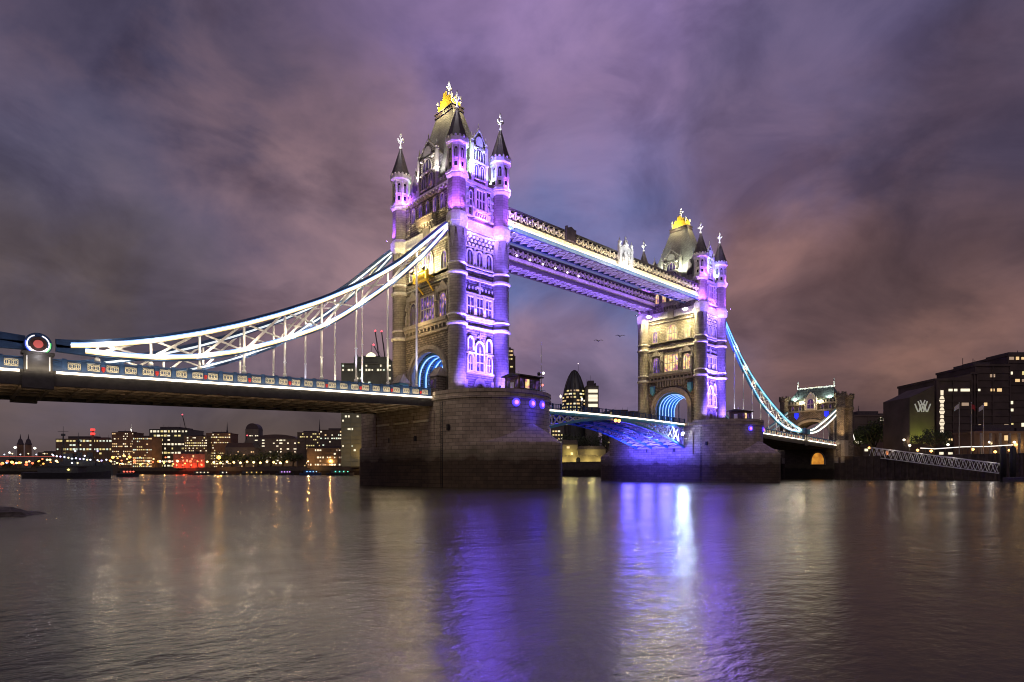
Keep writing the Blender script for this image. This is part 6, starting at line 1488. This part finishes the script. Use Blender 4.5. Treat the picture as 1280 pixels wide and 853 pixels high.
wk_ = [emis('deck_light', (.75, .80, 1), 2.2, False), emis('deck_light', (1, .8, .4), 2.2, False), emis('deck_light', (.55, .45, 1), 2.2, False)]
for i, (px, py) in enumerate([(66.5, 569.5), (71, 570.5), (75.5, 571), (80.5, 571.5), (85.5, 572.5), (90, 573.5), (95, 573), (100, 574), (104.5, 574), (109, 575), (113, 575), (122, 575.5), (127, 576), (133, 575), (139, 577), (94, 564), (106, 570), (122, 564), (90, 579), (97, 579)]):
    x, y = gx(px, D - 8); MB().lathe([(.05, -.9), (.9, 0), (.05, .9)], (x, y, zz(py, D - 8)), 6).build('deck_lamp', wk_[(0, 0, 2, 0, 1)[i % 5]], ws)
def boat(px, wpx, D, h, label, mat, lampc, cab=True, lights=2, name='moored_boat'):
    c = gx(px, D); k = D / F; r = empty(name, (*c, 0), label, 'boat'); hull(*c, wpx * k, wpx * k * .2 + 2, h, u).build('hull', M[mat], r)
    if cab:
        cabinbox(u, c, -wpx * k * .3, wpx * k * .18, wpx * k * .12 + 1, h, h + 2.4).build('cabin', M[mat if mat != 'boat_dark' else 'navy'], r); cabinbox(u, c, -wpx * k * .33, wpx * k * .2, wpx * k * .13 + 1.2, h + 2.4, h + 2.65).build('cabin_roof', M['steel'], r)
    key = 'bl%s' % (lampc,)
    if key not in M: M[key] = emis('boat_lamp', lampc, 2.5, False)
    for q in range(lights):
        p = Vector((*c, 0)) + u * wpx * k * (-.3 + .6 * (q + .5) / lights); MB().lathe([(.04, -.45), (.55, 0), (.04, .45)], (p.x, p.y - wpx * k * .08 - 1, h + 1.3), 6).build('boat_lamp', M[key], r)
    return r
lb = boat(84, 104, 250, 2.3, 'long low dark barge moored below the warship', 'boat_dark', (1, .75, .2), True, 1, 'barge')
cabinbox(u, gx(74, 250), -4, 3.2, 4, 2.3, 4.6).build('tarpaulin', M['boat_blue'], lb)
for px, wpx, D, h, lab, mt, lc in ((160, 26, 330, 1.6, 'small dark tug with red cabin light right of the barge', 'boat_dark', (1, .1, .05)), (356, 22, 520, 1.6, 'violet lit small boat below the last quay tree', 'boat_dark', (.7, .3, 1)), (388, 26, 500, 1.8, 'small boat with blue and yellow lights left of the nearer pier', 'boat_blue', (.2, .5, 1)), (425, 34, 470, 1.8, 'river bus with green lights at the nearer pier edge', 'boat_dark', (.1, 1, .6)), (252, 30, 560, 1.2, 'low boat with white lights below the red building', 'boat_dark', (1, .8, .5)), (280, 16, 580, 1.2, 'little boat with one pale light below the orange lamp', 'boat_dark', (1, .9, .7)), (316, 40, 600, 1.3, 'low barge with golden lights below the quay lamps', 'boat_dark', (1, .6, .1))):
    boat(px, wpx, D, h, lab, mt, lc, True, 4 if wpx > 20 else 2)  # several of these boats stand in for light trails of passing boats
def cname(c): return 'blue' if c[2] > .9 and c[0] < .9 else 'white' if c[2] > .75 else 'orange' if c[1] < .55 else 'yellow'
# low road bridge far upstream
D = 760; lbg = empty('road_bridge', gx(30, D) + (0,), 'low distant road bridge with lamps at the far left', 'bridge'); pl_, pr_ = Vector(gx(-40, D) + (0,)), Vector(gx(70, D) + (0,)); ub = (pr_ - pl_).normalized(); db = Vector((-ub.y, ub.x, 0)); Lb = (pr_ - pl_).length
fmb = Matrix(((ub.x, db.x, 0, pl_.x), (ub.y, db.y, 0, pl_.y), (0, 0, 1, 0), (0, 0, 0, 1)))
zt = zz(570.5, D); prof = [(0, zt), (Lb, zt), (Lb, -1)]
for k in (2, 1, 0):
    a = Lb * (k + .08) / 3; c_ = Lb * (k + .92) / 3; prof.append((c_, -1))
    for i in range(0, 13): t = i / 12; prof.append((c_ + (a - c_) * t, 2 + (zt - 5) * math.sin(math.pi * t) ** .6))
    prof.append((a, -1))
prof.append((0, -1))
MB(fmb).prism(prof, 0, 14, 1).build('arches', M['wall_grey'], lbg)
MB(fmb).box(0, Lb, -.2, 0, zt - .6, zt - .1).build('light_strip', emis('bridge_red_strip', (1, .12, .05), .5, False), lbg)
for k in range(11): MB(fmb).lathe([(.05, -.9), (1.0, 0), (.05, .9)], (Lb * (k + .5) / 11, .5, zt + 2.2 + (k % 2)), 6).build('lamp', wk_[k % 2], lbg)
for i, (px, py, c, s) in enumerate(((3, 579.5, (1, .4, .06), 1.6), (8.5, 578.5, (.35, .5, 1), 1.2), (15, 578, (1, .7, .15), 1.6), (20.5, 579, (1, .8, .4), 1.2), (26, 578.5, (1, .75, .25), 1.0), (33, 578, (1, .3, .1), 1.3), (36.5, 577, (1, .6, .3), 1.1), (59, 575, (1, .85, .3), 1.2), (62.5, 575, (1, .85, .3), 1.2), (19, 559.5, (1, .95, .8), 1.5), (43.5, 560.5, (1, .95, .8), 1.4), (12, 566, (1, .9, .8), 1.2), (141, 572, (1, .5, .1), 1.6), (155, 570, (1, .6, .15), 1.4), (162, 571.5, (1, .45, .08), 1.7), (186, 577, (1, .6, .3), 1.3), (200, 577, (1, .8, .6), 1.3), (212, 577, (1, .35, .2), 1.5))):
    small_lamp(px, py, 690 if px < 130 else 660, c, 3, 'small %s lamp among the scattered lights on the far left shore' % cname(c), s, True, 0, 'scattered lamps on the far left shore')
